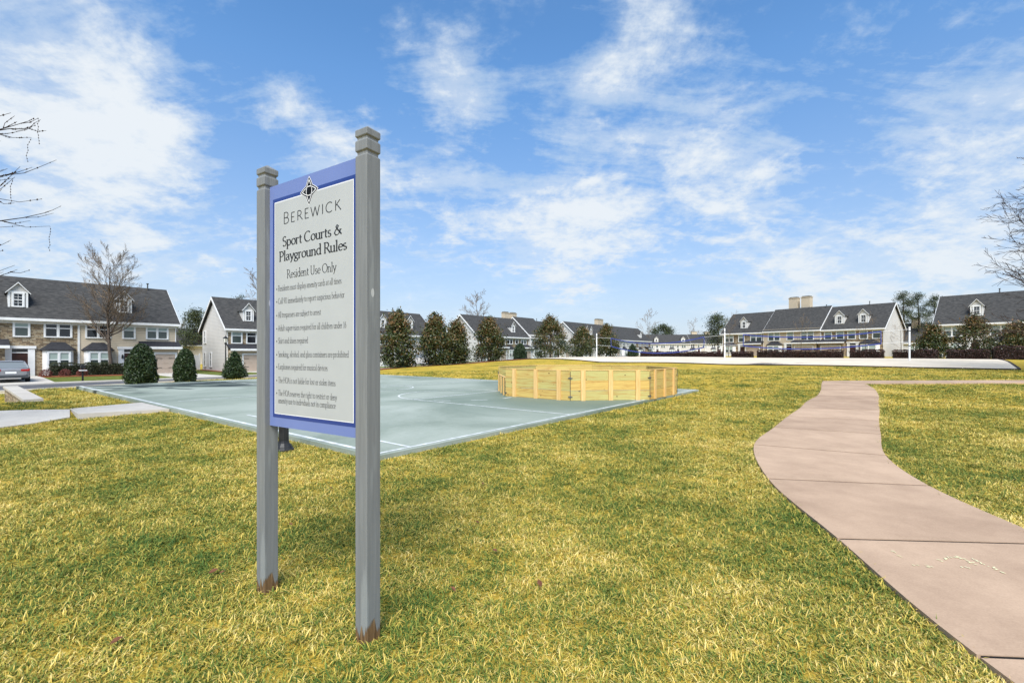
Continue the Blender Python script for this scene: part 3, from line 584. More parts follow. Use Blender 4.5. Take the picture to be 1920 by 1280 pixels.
        MB().box(x + w / 2 - .12, x + w / 2 - .08, y - .12, y - .05, .98, 1.03).build('handle', M['zinc'], o)
    def garage(s, x0, x1, d0, d1, zt=1.97, clad='siding', p=.9, y=-.06):
        g = MB().box(x0, x1, y - p, y - .002, -1.5, 2.52); o = g.build('garage', M[clad], s.root)
        r = MB().prism([(y - p - .45, 2.55), (y, 3.12), (y, 3.25), (y - p - .45, 2.68)], 'x', x0 - .25, x1 + .25); r.build('garage_roof', M['roof_b'], o)
        MB().box(x0 - .25, x1 + .25, y - p - .56, y - p - .455, 2.46, 2.70).build('gutter', M['trim'], o)
        f = MB(); yy = y - p; f.box(d0 - .16, d0, yy - .05, yy - .002, -.3, zt + .16); f.box(d1, d1 + .16, yy - .05, yy - .002, -.3, zt + .16); f.box(d0, d1, yy - .05, yy - .002, zt, zt + .16); f.build('door_frame', M['trim'], o)
        dm = MB(); n = 4
        for i in range(n):
            z0, z1 = zt * i / n, zt * (i + 1) / n - .015; dm.box(d0, d1, yy - .03, yy - .004, z0, z1); k = 4
            for j in range(k): dm.box(d0 + (d1 - d0) * (j + .12) / k, d0 + (d1 - d0) * (j + .88) / k, yy - .04, yy - .03, z0 + .08, z1 - .08)
        dm.build('garage_door', M['gar'], o)
        for z in (zt * .3, zt * .78):
            for sx in (0, 1): MB().box(d1 - .55 if sx else d0 + .05, d1 - .05 if sx else d0 + .55, yy - .055, yy - .041, z - .02, z + .02).build('strap_hinge', M['black'], o)
    def dormer(s, x, zb, w=1.2, h=1.42, gh=.75, clad='siding2', rise=0., grid=True):
        e = s.e + rise + .12; yd = (zb - e) / s.sl; zt = zb + h; y2 = (zt - e) / s.sl + .1; yr = (zt + gh - e) / s.sl + .1
        b = MB(); b.prism([(yd, zb - .1), (y2, zt), (yd, zt)], 'x', x - w / 2, x + w / 2); b.prism([(x - w / 2, zt), (x + w / 2, zt), (x, zt + gh)], 'y', yd, yd + .2)
        o = b.build('dormer', M[clad], s.root)
        r = MB(); t = .09; ov = .16
        for sg in (-1, 1):
            q = [(x, zt + gh), (x + sg * (w / 2 + ov), zt - gh * ov / (w / 2)), (x + sg * (w / 2 + ov), zt - gh * ov / (w / 2) + t), (x, zt + gh + t)]
            yb = [yr, y2 - .15, y2 - .15, yr]; vs = [(a, yd - .18, z) for a, z in q] + [(a, k, z) for (a, z), k in zip(q, yb)]
            r.add(vs, [(0, 1, 2, 3), (7, 6, 5, 4), (0, 4, 5, 1), (1, 5, 6, 2), (2, 6, 7, 3), (3, 7, 4, 0)])
        r.build('dormer_roof', M['roof'], o)
        tr = MB()
        for sg in (-1, 1):
            q = [(x, zt + gh - .02), (x + sg * (w / 2 + ov), zt - gh * ov / (w / 2) - .02), (x + sg * (w / 2 + ov), zt - gh * ov / (w / 2) + t - .02), (x, zt + gh + t - .02)]
            tr.prism([q[0], q[1], q[2], q[3]] if sg > 0 else [q[3], q[2], q[1], q[0]], 'y', yd - .22, yd - .183)
        tr.box(x - w / 2, x + w / 2, yd - .06, yd - .003, zt - .1, zt + .02); tr.box(x - w / 2, x - w / 2 + .12, yd - .05, yd - .003, zb - .06, zt - .1); tr.box(x + w / 2 - .12, x + w / 2, yd - .05, yd - .003, zb - .06, zt - .1); tr.build('dormer_trim', M['trim'], o)
        s.win(x, zb + .18, zt - .2, w * .46, 1, grid, y=yd - .004, parent=o, dark=True)
    def chimney(s, x, y, top, w=1.1, d=.9):
        MB().box(x - w / 2, x + w / 2, y - d / 2, y + d / 2, s.zr(y) - 1.5, top).box(x - w / 2 - .08, x + w / 2 + .08, y - d / 2 - .08, y + d / 2 + .08, top, top + .14).build('chimney', M['siding'], s.root)
        MB().box(x - w / 2 + .1, x + w / 2 - .1, y - d / 2 + .1, y + d / 2 - .1, top + .141, top + .3).build('chimney_cap', M['dgrey'], s.root)
    def std(s, x0, clad, flip=False, w=7.45, dorm=True, y=-.06, zw=(3.55, 5.0), gar=True):
        f = (lambda r: x0 + w - r * w / 7.45) if flip else (lambda r: x0 + r * w / 7.45)
        s.win(f(1.35), zw[0], zw[1], 1.62, 2, y=y); s.win(f(3.6), zw[0], zw[1], .82, 1, y=y); s.win(f(5.86), zw[0], zw[1], 1.66, 2, y=y)
        s.bay(f(1.35), 2.0, y=y); s.door(f(3.7), y=y)
        if gar:
            a, b = sorted((f(4.6), f(7.4))); c, d = sorted((f(5.5), f(7.15))); s.garage(a, b, c, d, clad=clad if clad != 'stone' else 'stone', y=y)
        if dorm: s.dormer(f(3.4), s.e + .75)
def up(p, z): return (p[0], p[1], z)
def houses():
    u = np.array([.634, .773]); C = np.array([-32.7, 52.6])
    # stone-and-siding pair at the left
    Lb = np.array([-35.2, 48.0]); ln = 22.35; A = Lb - u * ln
    h = House('townhouse', 'stone and beige siding townhouse pair behind the parked silver car', A, u, ln, -.55, 5.23, 8.85, 9.0, 'siding', vents=((9.6, 4.2), (20.9, 4.2), (3, 4.2)))
    h.unit(0, 7.45, 'siding').unit(7.45, 14.9, 'stone').unit(14.9, 22.35, 'siding', rise=-.001)
    h.std(0, 'siding'); h.std(14.9, 'siding', dorm=False); h.dormer(18.3, 5.98)
    h.std(7.45, 'stone', flip=True, dorm=False); h.dormer(11.15, 5.98)
    MB().tube([(18.0, -.16, 1.75), (18.0, -.22, 1.9)], .05, 6).box(17.93, 18.07, -.3, -.14, 1.55, 1.85).build('wall_lamp', M['black'], h.root)
    # next row, its gable end facing the street corner
    h = House('townhouse', 'townhouse row with plain siding gable end and stone front half hidden by the sign', C, u, 31, -.68, 5.2, 8.72, 8.1, 'siding2', vents=((25.6, 3.9), (27, 3.9)))
    h.unit(0, 7.6, 'stone').unit(7.6, 15.2, 'siding3').unit(15.2, 23, 'stone').unit(23, 31, 'siding2')
    for x, n in ((1.0, 1), (2.6, 1), (5.2, 2)): h.win(x, 3.4, 5.0, .98 if n == 1 else 1.7, n)
    h.garage(.15, 4.3, 1.4, 3.9, zt=2.0, clad='siding'); h.door(5.6); h.dormer(2.55, 5.95); h.dormer(6.0, 5.95)
    h.std(7.6, 'siding3'); h.std(15.2, 'stone', flip=True); h.std(23, 'siding2', dorm=False); h.dormer(26.6, 5.98); h.dormer(21.5, 5.98)
    for yy, z0, z1, w in ((7.1, 3.5, 4.85, .5), (7.1, .6, 2.2, .5), (5.1, .6, 2.2, .5)): h.win(-.002, z0, z1, w, 1, y=yy, rz=-math.pi / 2, dark=True)
    # third row
    A3 = C + u * 41.4
    h = House('townhouse', 'townhouse row with twin square chimneys behind the magnolias', A3, u, 30, 0., 4.95, 8.7, 8.4, 'siding2', vents=((6, 4), (24, 4)))
    h.unit(0, 8, 'stone').unit(8, 15.5, 'stone').unit(15.5, 23, 'siding2', rise=.5, fwd=.5).unit(23, 30, 'siding3')
    h.std(0, 'stone', zw=(3.4, 4.8)); h.std(8, 'stone', zw=(3.4, 4.8)); h.std(15.5, 'siding2', y=-.56, dorm=False, zw=(3.4, 4.8)); h.std(23, 'siding3', zw=(3.4, 4.8))
    h.chimney(14.0, 5.0, 10.1, 1.5); h.chimney(16.6, 5.0, 10.1, 1.5)
    # fourth row
    A4 = C + u * 77
    h = House('townhouse', 'far townhouse row with a single wide chimney and low dormers beyond the volleyball net', A4, u, 44, .35, 5.1, 8.9, 8.4, 'siding2')
    h.unit(0, 11, 'siding2').unit(11, 22, 'siding3').unit(22, 33, 'siding2').unit(33, 44, 'stone')
    for i, c in enumerate(('siding2', 'siding3', 'siding2', 'stone')): h.std(i * 11 + 1.5, c, w=8.5, dorm=i in (0, 3), zw=(3.3, 4.7))
    h.dormer(7.6, 5.85); h.chimney(20., 5.2, 10.6, 3.0, 1.2)
    # distant cross row
    h = House('townhouse', 'distant townhouse row with two pale chimneys seen between the volleyball poles', (56.5, 192), (1, -.05), 34, .9, 4.7, 8.3, 9, 'siding2')
    h.unit(0, 9, 'siding2').unit(9, 18, 'siding2').unit(18, 24, 'siding3', rise=.1).unit(24, 34, 'siding2')
    for i in range(4): h.std(i * 8.5 + .3, 'siding2', w=8, dorm=False, zw=(3.0, 4.4), gar=False)
    for x in (4., 15.): h.dormer(x, 5.2, 1.6, 1.5)
    h.chimney(21, 5, 9.6, 2.2); h.chimney(26.5, 5, 9.6, 2.2)
    # right-hand row
    ur = np.array([.55, -.837]); ur /= np.linalg.norm(ur); Rr = np.array([63.5, 78.3]); A5 = Rr - ur * 29.5
    h = House('townhouse', 'townhouse row with two tall chimneys, three dormers and stone ends behind the red hedge', A5, ur, 29.5, .85, 5.2, 9.35, 9.0, 'siding2', vents=((19, 4.3), (26, 4.3)))
    h.unit(0, 9.2, 'stone').unit(9.2, 19.9, 'siding', rise=.3, fwd=.25).unit(19.9, 29.5, 'stone')
    T = lambda t: 29.5 - t
    for t in (8.45, 6.5, 4.7, 2.9, 1.0): h.win(T(t), 3.25, 5.0, 1.1, 1)
    for t, w, n in ((18.1, 2.2, 2), (15., 1.15, 1), (11.9, 2.1, 2)): h.win(T(t), 3.25, 4.95, w, n, y=-.31)
    for t, w, n in ((27.9, 1.8, 2), (25.1, 1.2, 1), (21.9, 2.3, 2)): h.win(T(t), 3.1, 4.85, w, n)
    h.bay(T(18), 2.9, y=-.31); h.garage(T(14.2), T(10.0), T(13.7), T(10.6), y=-.31); h.garage(T(9.7), T(5.6), T(9.2), T(6.2), clad='stone'); h.bay(T(2.0), 2.9); h.door(T(4.5)); h.door(T(24.9)); h.bay(T(27.6), 2.4); h.garage(T(24), T(20.4), T(23.6), T(20.8), clad='stone'); h.door(T(15.2), y=-.31)
    h.dormer(T(25.0), 6.0, 1.5, 1.6, .85); h.dormer(T(6.9), 6.0, 1.5, 1.6, .85); h.dormer(T(3.2), 6.0, 1.5, 1.6, .85)
    h.chimney(T(17.0), 5.6, 12.0, 1.6, 1.3); h.chimney(T(14.6), 5.6, 12.0, 1.6, 1.3)
    # far right house
    h = House('townhouse', 'cream siding townhouse with one dormer and a bare tree before its roof', (64.2, 69.5), (.6, -.8), 18, .9, 5.12, 9.3, 9.0, 'siding3', vents=((6.2, 4.3),))
    h.unit(0, 9, 'siding3').unit(9, 18, 'siding')
    h.win(1.8, 3.15, 4.75, 1.9, 2); h.win(6.8, 3.15, 4.75, 1.9, 2); h.bay(1.7, 2.4); h.bay(7, 2.4); h.door(4.3); h.std(9, 'siding', w=9, dorm=False); h.dormer(4.3, 6.0, 1.35, 1.55, .85)
    # roofs seen in the gaps
    h = House('house', 'low dark-roofed house in the gap between the right-hand townhouse rows', (88, 104), (.8, -.6), 12, .8, 3.2, 7.4, 10, 'siding2', 'house'); h.unit(0, 12, 'siding2'); h.win(2.5, .9, 2.4, 1.6, 2); h.win(8, .9, 2.4, 1.6, 2); h.chimney(3, 4, 8.6, 1.5)
    h = House('house', 'dark-roofed house set back between the left townhouse rows', (-63, 78), (.9, .43), 14, -.4, 3.4, 6.2, 9, 'siding3', 'house'); h.unit(0, 14, 'siding3'); h.win(4, .9, 2.4, 1.6, 2); h.win(10, .9, 2.4, 1.6, 2)
houses()
# white vinyl fence beside the gable end
def vinyl_fence():
    a = np.array(ns(-66.6, 18.35)); z = h1(*a); f = thing('vinyl_fence', 'white vinyl privacy fence beside the siding gable end', 'fence', (a[0], a[1], z), math.atan2(U[1], U[0]))
    for i in range(4): MB().box(.1 + i * .26, .1 + i * .26 + .25, -.02, .02, .05, 1.75).build('board', M['vinyl'], f)
    for x in (0, 1.22): MB().box(x - .06, x + .06, -.065, .065, -.1, 1.95).prism([(x - .08, 1.95), (x + .08, 1.95), (x, 2.05)], 'y', -.08, .08).build('post', M['vinyl'], f)
    MB().box(+.06, 1.16, -.035, .035, 1.751, 1.85).build('rail', M['vinyl'], f)
vinyl_fence()
# ------------------------------------------------------------------ vegetation
def leaves(pos, size, tone, aspect=.45, flat=0.):
    n = len(pos); a = np.random.normal(size=(n, 3)); a /= np.linalg.norm(a, axis=1)[:, None]
    if flat: a[:, 2] *= 1 - flat; a /= np.linalg.norm(a, axis=1)[:, None]
    b = np.cross(a, np.random.normal(size=(n, 3))); b /= np.linalg.norm(b, axis=1)[:, None]; c = np.cross(a, b)
    s = (size * np.random.uniform(.65, 1.25, n))[:, None]
    V = np.stack([pos - a * s * .5, pos + b * s * aspect * .5 + c * s * .06, pos + a * s * .5, pos - b * s * aspect * .5 + c * s * .06], 1).reshape(-1, 3)
    return V, np.arange(4 * n).reshape(n, 4), np.repeat(tone, 4)
def foliage(name, pos, size, tone, m, parent, aspect=.45):
    V, Fq, t = leaves(pos, size, tone, aspect); return link(name, np_mesh(name, V, Fq, m, t), parent)
def egg(n, rx, h, z0, prof, shell=.75):
    """points in a body of revolution, crowded towards the skin"""
    f = np.random.uniform(0, 1, n); r = prof(f); keep = np.random.uniform(0, 1, n) < np.clip(r + .12, 0, 1); f = f[keep]; r = r[keep]; n = len(f)
    th = np.random.uniform(0, 2 * np.pi, n); q = np.where(np.random.uniform(0, 1, n) < shell, np.random.uniform(.86, 1.03, n), np.sqrt(np.random.uniform(0, 1, n)))
    lump = 1 + .09 * np.sin(3 * th + 7 * f) + .07 * np.sin(5 * th - 11 * f + 2) + .05 * np.sin(9 * th + 17 * f)
    return np.stack([rx * r * q * lump * np.cos(th), rx * r * q * lump * np.sin(th), z0 + h * f], 1), f, q
def trunk(parent, h, r, m='bark', name='trunk', lean=0.):
    MB().tube([(0, 0, -.15), (lean * .3, 0, h * .5), (lean, 0, h)], [r * 1.25, r, r * .6], 8).build(name, M[m], parent)
def magnolia(loc, h, w, label, group='magnolia trees along the street', dense=1.):
    t = thing('magnolia_tree', label, 'tree', loc, group=group); trunk(t, h * .8, .09)
    pos, tn = [], []
    n = int(150 * dense)
    for _ in range(n):
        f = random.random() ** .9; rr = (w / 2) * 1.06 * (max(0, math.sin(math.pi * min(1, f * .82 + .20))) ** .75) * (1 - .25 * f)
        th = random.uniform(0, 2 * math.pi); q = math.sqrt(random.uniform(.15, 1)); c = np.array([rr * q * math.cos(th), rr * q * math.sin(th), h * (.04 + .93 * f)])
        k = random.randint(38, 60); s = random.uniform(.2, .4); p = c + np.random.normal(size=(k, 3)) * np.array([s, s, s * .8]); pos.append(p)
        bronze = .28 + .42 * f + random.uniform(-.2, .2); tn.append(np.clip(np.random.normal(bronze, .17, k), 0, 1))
    for _ in range(3):
        th = random.uniform(0, 6.28); top = np.array([.25 * math.cos(th), .25 * math.sin(th), h * random.uniform(.97, 1.05)]); k = 16; pos.append(top + np.random.normal(size=(k, 3)) * .13); tn.append(np.random.uniform(.1, .5, k))
    pos = np.concatenate(pos); pos[:, 2] = np.maximum(pos[:, 2], .08)
    foliage('crown', pos, .25, np.concatenate(tn), M['mag'], t)
    mb = MB()
    for _ in range(16):
        th = random.uniform(0, 6.28); z = random.uniform(.1, .75) * h; r = w * .38 * (1 - z / h * .6); mb.tube([(0, 0, z), (r * math.cos(th), r * math.sin(th), z + r * .5)], [.035, .01], 4)
    mb.build('branches', M['bark'], t)
    return t
def topiary(loc, h, w, label, loose=0.):
    t = thing('clipped_evergreen', label, 'shrub', loc, group='evergreens beside the far end of the court'); trunk(t, h * .5, .06)
    prof = lambda f: np.clip(np.sin(np.pi * np.clip(f * .70 + .30, 0, 1)), 0, 1) ** .46 if not loose else np.clip((1 - f) ** .7 * 1.05 * np.minimum(1, f * 8 + .3), 0, 1)
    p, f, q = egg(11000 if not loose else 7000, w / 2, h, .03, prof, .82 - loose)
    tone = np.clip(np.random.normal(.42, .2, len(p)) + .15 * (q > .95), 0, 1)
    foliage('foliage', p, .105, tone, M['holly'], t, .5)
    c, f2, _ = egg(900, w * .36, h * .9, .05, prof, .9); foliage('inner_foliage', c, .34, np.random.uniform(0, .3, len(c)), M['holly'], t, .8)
    if loose:
        th = np.random.uniform(0, 6.28, 90); z = np.random.uniform(.15, .9, 90) * h; rr = w / 2 * (1.1 - z / h * .8)
        pp = np.concatenate([np.stack([rr * np.cos(th), rr * np.sin(th), z], 1) + np.random.normal(size=(90, 3)) * .07 for _ in range(9)]); foliage('sprigs', pp, .12, np.random.uniform(.3, .9, len(pp)), M['holly'], t, .4)
def hedge(a, b, h, d, label, m='loro', group='clipped hedges behind the sand court', leaf=.09, n_per=1500, name='hedge', cat='hedge', rnd_ends=.25):
    a = np.array(a[:2]); b = np.array(b[:2]); Ln = np.linalg.norm(b - a); ang = math.atan2(b[1] - a[1], b[0] - a[0]); za, zb = h1(*a), h1(*b)
    t = thing(name, label, cat, (a[0], a[1], za), ang, group)
    n = int(n_per * Ln) + 400; x = np.random.uniform(0, Ln, n); th = np.random.uniform(-.25, math.pi + .25, n)
    lump = 1 + .05 * np.sin(x * 2.3) + .05 * np.sin(x * 5.1 + 1) ; e = np.minimum(1, np.sqrt(np.clip(np.minimum(x, Ln - x) / rnd_ends, .05, 1)))
    cy, cz = np.cos(th), np.sin(th); k = 1 / np.maximum(np.abs(cy), np.abs(cz)) ** .75
    p = np.stack([x, d / 2 * cy * k * lump * e, h * .06 + np.maximum(0, h * .93 * np.clip(cz * k * lump, -.05, 1.2) * (.75 + .25 * e)) * 1.0], 1)
    low = np.random.uniform(0, 1, n) < .35; p[low, 2] = np.random.uniform(.03, h * .95, low.sum()); p[low, 1] = np.sign(cy[low]) * d / 2 * np.random.uniform(.8, 1.02, low.sum()) * (lump * e)[low]
    p[:, 2] += (zb - za) * x / Ln; p += np.random.normal(size=p.shape) * .03
    foliage('foliage', p, leaf, np.clip(np.random.normal(.45, .24, n), 0, 1), M[m], t, .55)
    q = MB(); q.box(.08, Ln - .08, -d * .38, d * .38, -.2, h * .82 + min(0, zb - za)); core = q.build('inner_branches', mat('hedge_core_' + m, (.010, .008, .006), (.03, .02, .015), .95, 9, bump=.8) if m == 'loro' else mat('hedge_core_' + m, (.008, .010, .005), (.02, .022, .010), .95, 9, bump=.8), t)
    return t
def limb_tree(loc, label, segs, m, group=None, name='bare_tree', buds=None, tr_m=None):
    t = thing(name, label, 'tree', loc, group=group); big, small = MB(), MB()
    for pts, rad in segs:
        (big if rad[0] > .035 else small).tube(pts, rad, 7 if rad[0] > .035 else 3, cap=rad[0] > .035)
    if big.v: big.build('trunk', M[tr_m or m], t, smooth=True)
    if small.v: small.build('crown', M[m], t)
    return t
def grow(rnd, p, d, ln, r, lvl, out, opt):
    n = opt['n'][lvl]; pts = [p.copy()]; q = p.copy(); dd = d.normalized(); rad = [r]
    for i in range(n):
        dd = (dd + Vector((rnd.gauss(0, 1), rnd.gauss(0, 1), rnd.gauss(0, 1))) * opt['wig'][lvl] + Vector((0, 0, opt['up'][lvl]))).normalized()
        q = q + dd * (ln / n); pts.append(q.copy()); rad.append(max(opt['rmin'], r * (1 - (i + 1) / n * opt['tap'][lvl])))
    out.append((pts, rad))
    if lvl + 1 >= len(opt['n']): return
    k = opt['kids'][lvl]
    for j in range(k):
        f = opt['start'][lvl] + (1 - opt['start'][lvl]) * (j + rnd.random()) / k; f = min(.99, f); i = min(n - 1, int(f * n)); a = pts[i].lerp(pts[i + 1], f * n - i)
        ax = (pts[i + 1] - pts[i]).normalized(); pr = ax.orthogonal().normalized(); pr.rotate(Matrix.Rotation(rnd.uniform(0, 6.283) + j * 2.4, 3, ax))
        an = opt['ang'][lvl] * rnd.uniform(.75, 1.25); nd = ax * math.cos(an) + pr * math.sin(an)
        grow(rnd, a, nd, ln * opt['len'][lvl] * (1.12 - .62 * f) * rnd.uniform(.8, 1.2), max(opt['rmin'], rad[i] * opt['rr'][lvl]), lvl + 1, out, opt)
def bare(loc, h, label, seed, r=.13, m='twig', group=None, kids=(18, 9, 7), tm='bark', start=.25, ang=(.95, .75, .7), ln=(.42, .42, .42), upb=(0., .10, .08, .05), rmin=.006):
    out = []; grow(random.Random(seed), Vector((0, 0, -.1)), Vector((0, 0, 1)), h, r, 0, out, dict(n=(8, 5, 4, 3), wig=(.035, .10, .13, .15), up=upb, tap=(.92, .85, .8, .6), kids=kids, start=(start, .2, .15), ang=ang, len=ln, rr=(.42, .5, .55), rmin=rmin))
    return limb_tree(loc, label, out, m, group, tr_m=tm)
def pine(loc, h, w, label, group='pines behind the houses', low=.45, n=26):
    t = thing('pine_tree', label, 'tree', loc, group=group); mb = MB(); mb.tube([(0, 0, -.2), (.1, 0, h * .5), (0, .1, h * .97)], [.24, .17, .04], 7); pos = []
    for i in range(n):
        f = low + (1 - low) * (i + random.random()) / n; th = random.uniform(0, 6.28); r = w / 2 * random.uniform(.25, 1) * math.sin(math.pi * min(.97, (f - low) / (1 - low) * .75 + .25)) ** .7
        e = np.array([r * math.cos(th), r * math.sin(th), h * f + r * .15]); mb.tube([(0, 0, h * f - .2), tuple(e)], [.05, .015], 4); k = random.randint(130, 210)
        pos.append(e + np.random.normal(size=(k, 3)) * np.array([.55, .55, .33]) * (w / 5))
    pos = np.concatenate(pos); mb.build('trunk', M['bark'], t); foliage('crown', pos, .34 * w / 5, np.clip(np.random.normal(.42, .24, len(pos)), 0, 1), M['pine'], t, .28)
def vegetation():
    at = lambda px, d: PD(px, d)
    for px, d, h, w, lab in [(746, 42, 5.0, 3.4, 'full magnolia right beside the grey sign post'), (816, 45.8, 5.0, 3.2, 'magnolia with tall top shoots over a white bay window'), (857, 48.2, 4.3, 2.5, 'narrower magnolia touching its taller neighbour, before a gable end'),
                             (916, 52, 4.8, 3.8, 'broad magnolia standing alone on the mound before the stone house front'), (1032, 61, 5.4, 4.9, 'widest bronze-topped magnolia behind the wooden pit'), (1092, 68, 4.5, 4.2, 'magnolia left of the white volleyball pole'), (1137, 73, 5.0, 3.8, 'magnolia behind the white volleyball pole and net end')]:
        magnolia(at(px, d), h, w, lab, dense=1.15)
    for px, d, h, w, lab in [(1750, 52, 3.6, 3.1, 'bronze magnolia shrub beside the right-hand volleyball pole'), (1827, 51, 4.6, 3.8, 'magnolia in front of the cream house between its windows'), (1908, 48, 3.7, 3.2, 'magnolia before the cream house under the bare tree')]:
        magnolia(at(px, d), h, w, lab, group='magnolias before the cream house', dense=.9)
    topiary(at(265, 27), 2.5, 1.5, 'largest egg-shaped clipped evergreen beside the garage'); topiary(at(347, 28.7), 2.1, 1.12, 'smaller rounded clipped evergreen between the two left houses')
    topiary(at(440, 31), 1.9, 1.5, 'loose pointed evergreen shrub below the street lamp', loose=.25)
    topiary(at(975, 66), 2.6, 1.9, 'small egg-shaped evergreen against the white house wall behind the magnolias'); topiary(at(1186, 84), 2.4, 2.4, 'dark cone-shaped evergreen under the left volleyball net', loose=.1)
    p = np.array([43., 48.]); q = np.array([-.775, .632]); seg = lambda a, b: (p + q * a, p + q * b)
    HL = 'clipped dark red hedge '
    for a, b, h, lab in [(-9.5, -5.0, 1.25, 'tallest ' + HL + 'at the lawn by the cream house'), (-4.9, -1.8, .95, HL + 'right of the gap with the pale walkway'), (-1.2, 2.5, .92, HL + 'between the white pole and the walkway gap'), (3.1, 6.2, .95, HL + 'just left of the right-hand white pole'),
                         (6.7, 15.6, .95, 'longest ' + HL + 'in front of the chimneyed townhouse row'), (16.0, 18.6, .78, 'short ' + HL + 'right of the middle volleyball pole'), (19.4, 31, .75, 'low ' + HL + 'below the left volleyball net')]:
        hedge(*seg(a, b), h, 1.1, lab, n_per=700, leaf=.12)
    hedge(ns(-56.3, 5.3), ns(-56.3, 10.1), 1.15, 1.0, 'dark green clipped hedge under the stone house bay window', 'box', 'hedges under the left house windows', leaf=.1, n_per=900)
    hedge(ns(-56.2, 11.0 - .25), ns(-56.2, 15.2 - 3.5), .95, .9, 'small dark hedge stub beside the bare tree trunk', 'holly', 'hedges under the left house windows', leaf=.1, n_per=900)
    hedge(ns(-55.6, 7.45 + .1), ns(-55.6, 11.1), 1.05, .9, 'olive brown clipped hedge under the siding house bay window', 'box', 'hedges under the left house windows', leaf=.1, n_per=900)
    for i, s in enumerate((4.95, 6.1, 7.2)):
        x, y = ns(-54.6, s); t = thing('red_shrub', 'small round dark red shrub in the mulch before the stone house hedge', 'shrub', (x, y, h1(x, y)), group='red shrubs in the mulch bed')
        pp, f, qq = egg(900, .38, .62, .02, lambda f: np.sin(np.pi * (f * .8 + .15)) ** .6); foliage('foliage', pp, .09, np.clip(np.random.normal(.75, .2, len(pp)), 0, 1), MATS.get('red_shrub_leaf') or m_leaf('red_shrub_leaf', [(.03, .006, .005), (.10, .02, .016), (.16, .05, .035)]), t); trunk(t, .3, .02)
    bare(at(208, 42.5), 10.6, 'bare slender tree with a dark trunk standing before the beige siding house', 11, .17, 'twig', kids=(44, 10, 7), start=.27, ln=(.40, .42, .42), ang=(1.0, .55, .55), upb=(0, .15, .12, .08), rmin=.0085)
    bare(at(905, 98), 13, 'bare rounded tree showing above the townhouse roof beside the twin chimneys', 5, .16, 'twig', kids=(20, 8, 5), rmin=.02)
    bare(at(478, 68), 14, 'bare tree behind the gabled row, partly hidden by the sign', 8, .15, 'twig', kids=(18, 7, 5), rmin=.016)
    for px, d, h, sd, lab in [(1366, 70, 6.2, 3, 'thin bare sapling before the left stone end of the chimneyed row'), (1502, 66, 5.6, 4, 'thin bare sapling before the middle of the chimneyed row'), (1622, 63, 5.6, 6, 'thin bare sapling below the rightmost dormer of the chimneyed row'), (1690, 57, 4.2, 9, 'thin bare sapling against the white gable end of the chimneyed row')]:
        bare(at(px, d), h, lab, sd, .05, 'twig', 'bare saplings along the right-hand row', kids=(12, 5, 3), rmin=.007, start=.3)
    for px, d, h, sd, lab in [(1215, 150, 14, 21, 'bare tree in the gap left of the distant row'), (1302, 230, 17, 22, 'faint bare tree above the distant roof'), (338, 95, 7.5, 23, 'bare tree in the gap beside the left pine')]:
        bare(at(px, d), h, lab, sd, .14, 'twig', 'bare trees behind the houses', kids=(14, 6, 4), rmin=.025)
    pine(at(372, 82), 9.2, 6.2, 'rounded dark pine in the gap between the left townhouse rows', low=.25, n=34); pine(at(1243, 215), 13.5, 11, 'round-headed pine above the distant townhouse roof', low=.45, n=30); pine(at(1346, 135), 11.6, 7.5, 'leafy pine behind the left end of the chimneyed row', low=.3, n=30)
    pine(at(1694, 104), 14.2, 4.8, 'tall pine beside the white gable end', low=.42, n=30); pine(at(1722, 104), 14.0, 4.4, 'second tall pine, in the gap between the right-hand rows', low=.45, n=26); pine(at(1752, 112), 14.4, 5.0, 'pine close to the cream house roof', low=.2, n=36); pine(at(452, 92), 13.2, 3.6, 'pine top poking above the gabled row beside the sign', low=.6, n=14)
    # near tree whose budded twigs enter at the left edge
    rnd = random.Random(4); out = []; buds = MB(); root = Vector((-13.75, 8.6, 0)); base = Vector((0, 0, -.1))
    out.append(([base, Vector((.1, 0, 1.6)), Vector((.25, .1, 3.2)), Vector((.2, 0, 5.4)), Vector((.3, 0, 7.6))], [.16, .13, .11, .07, .02]))
    tips = []
    for i in range(46):
        z = 2.3 + i * .085 + rnd.uniform(-.1, .1); f = min(1, z / 7.4); a = Vector((.22, 0, z)); th = rnd.gauss(0, .42) if i % 3 else rnd.uniform(-3.1, 3.1); d = Vector((math.cos(th), math.sin(th), rnd.uniform(-.05, .4)))
        n = 9; pts = [a]; q = a.copy(); dd = d.normalized(); ln = rnd.uniform(2.5, 3.75) * (1 - .3 * abs(f - .55))
        for k in range(n):
            dd = (dd + Vector((rnd.gauss(0, .12), rnd.gauss(0, .12), rnd.gauss(0, .12) + (.03 if k < 6 else .07)))).normalized(); q = q + dd * ln / n; pts.append(q.copy())
        out.append((pts, [.03 * (1 - k / n * .85) + .003 for k in range(n + 1)]))
        for k in range(3, n + 1):
            for _ in range(2):
                if rnd.random() < .75:
                    pd = (pts[k] - pts[k - 1]).normalized(); s = Vector((rnd.gauss(0, .6), rnd.gauss(0, .6), rnd.gauss(.0, .5))); b = pts[k]; l2 = rnd.uniform(.3, .85); m1 = b + (pd + s * .7).normalized() * l2 * .5; m2 = m1 + (pd + s * .3 + Vector((0, 0, .25))).normalized() * l2 * .5
                    out.append(([b, m1, m2], [.008, .006, .004])); tips.append((b, m1, m2))
    for b, m1, m2 in tips:
        for k in range(rnd.randint(3, 7)):
            f = rnd.random(); c = b.lerp(m1, f * 2) if f < .5 else m1.lerp(m2, f * 2 - 1); s = rnd.uniform(.008, .017)
            buds.tube([c - Vector((0, 0, s)), c + Vector((s * .3, 0, 0)), c + Vector((s * .6, 0, s * 1.4))], [s * .4, s, s * .2], 5)
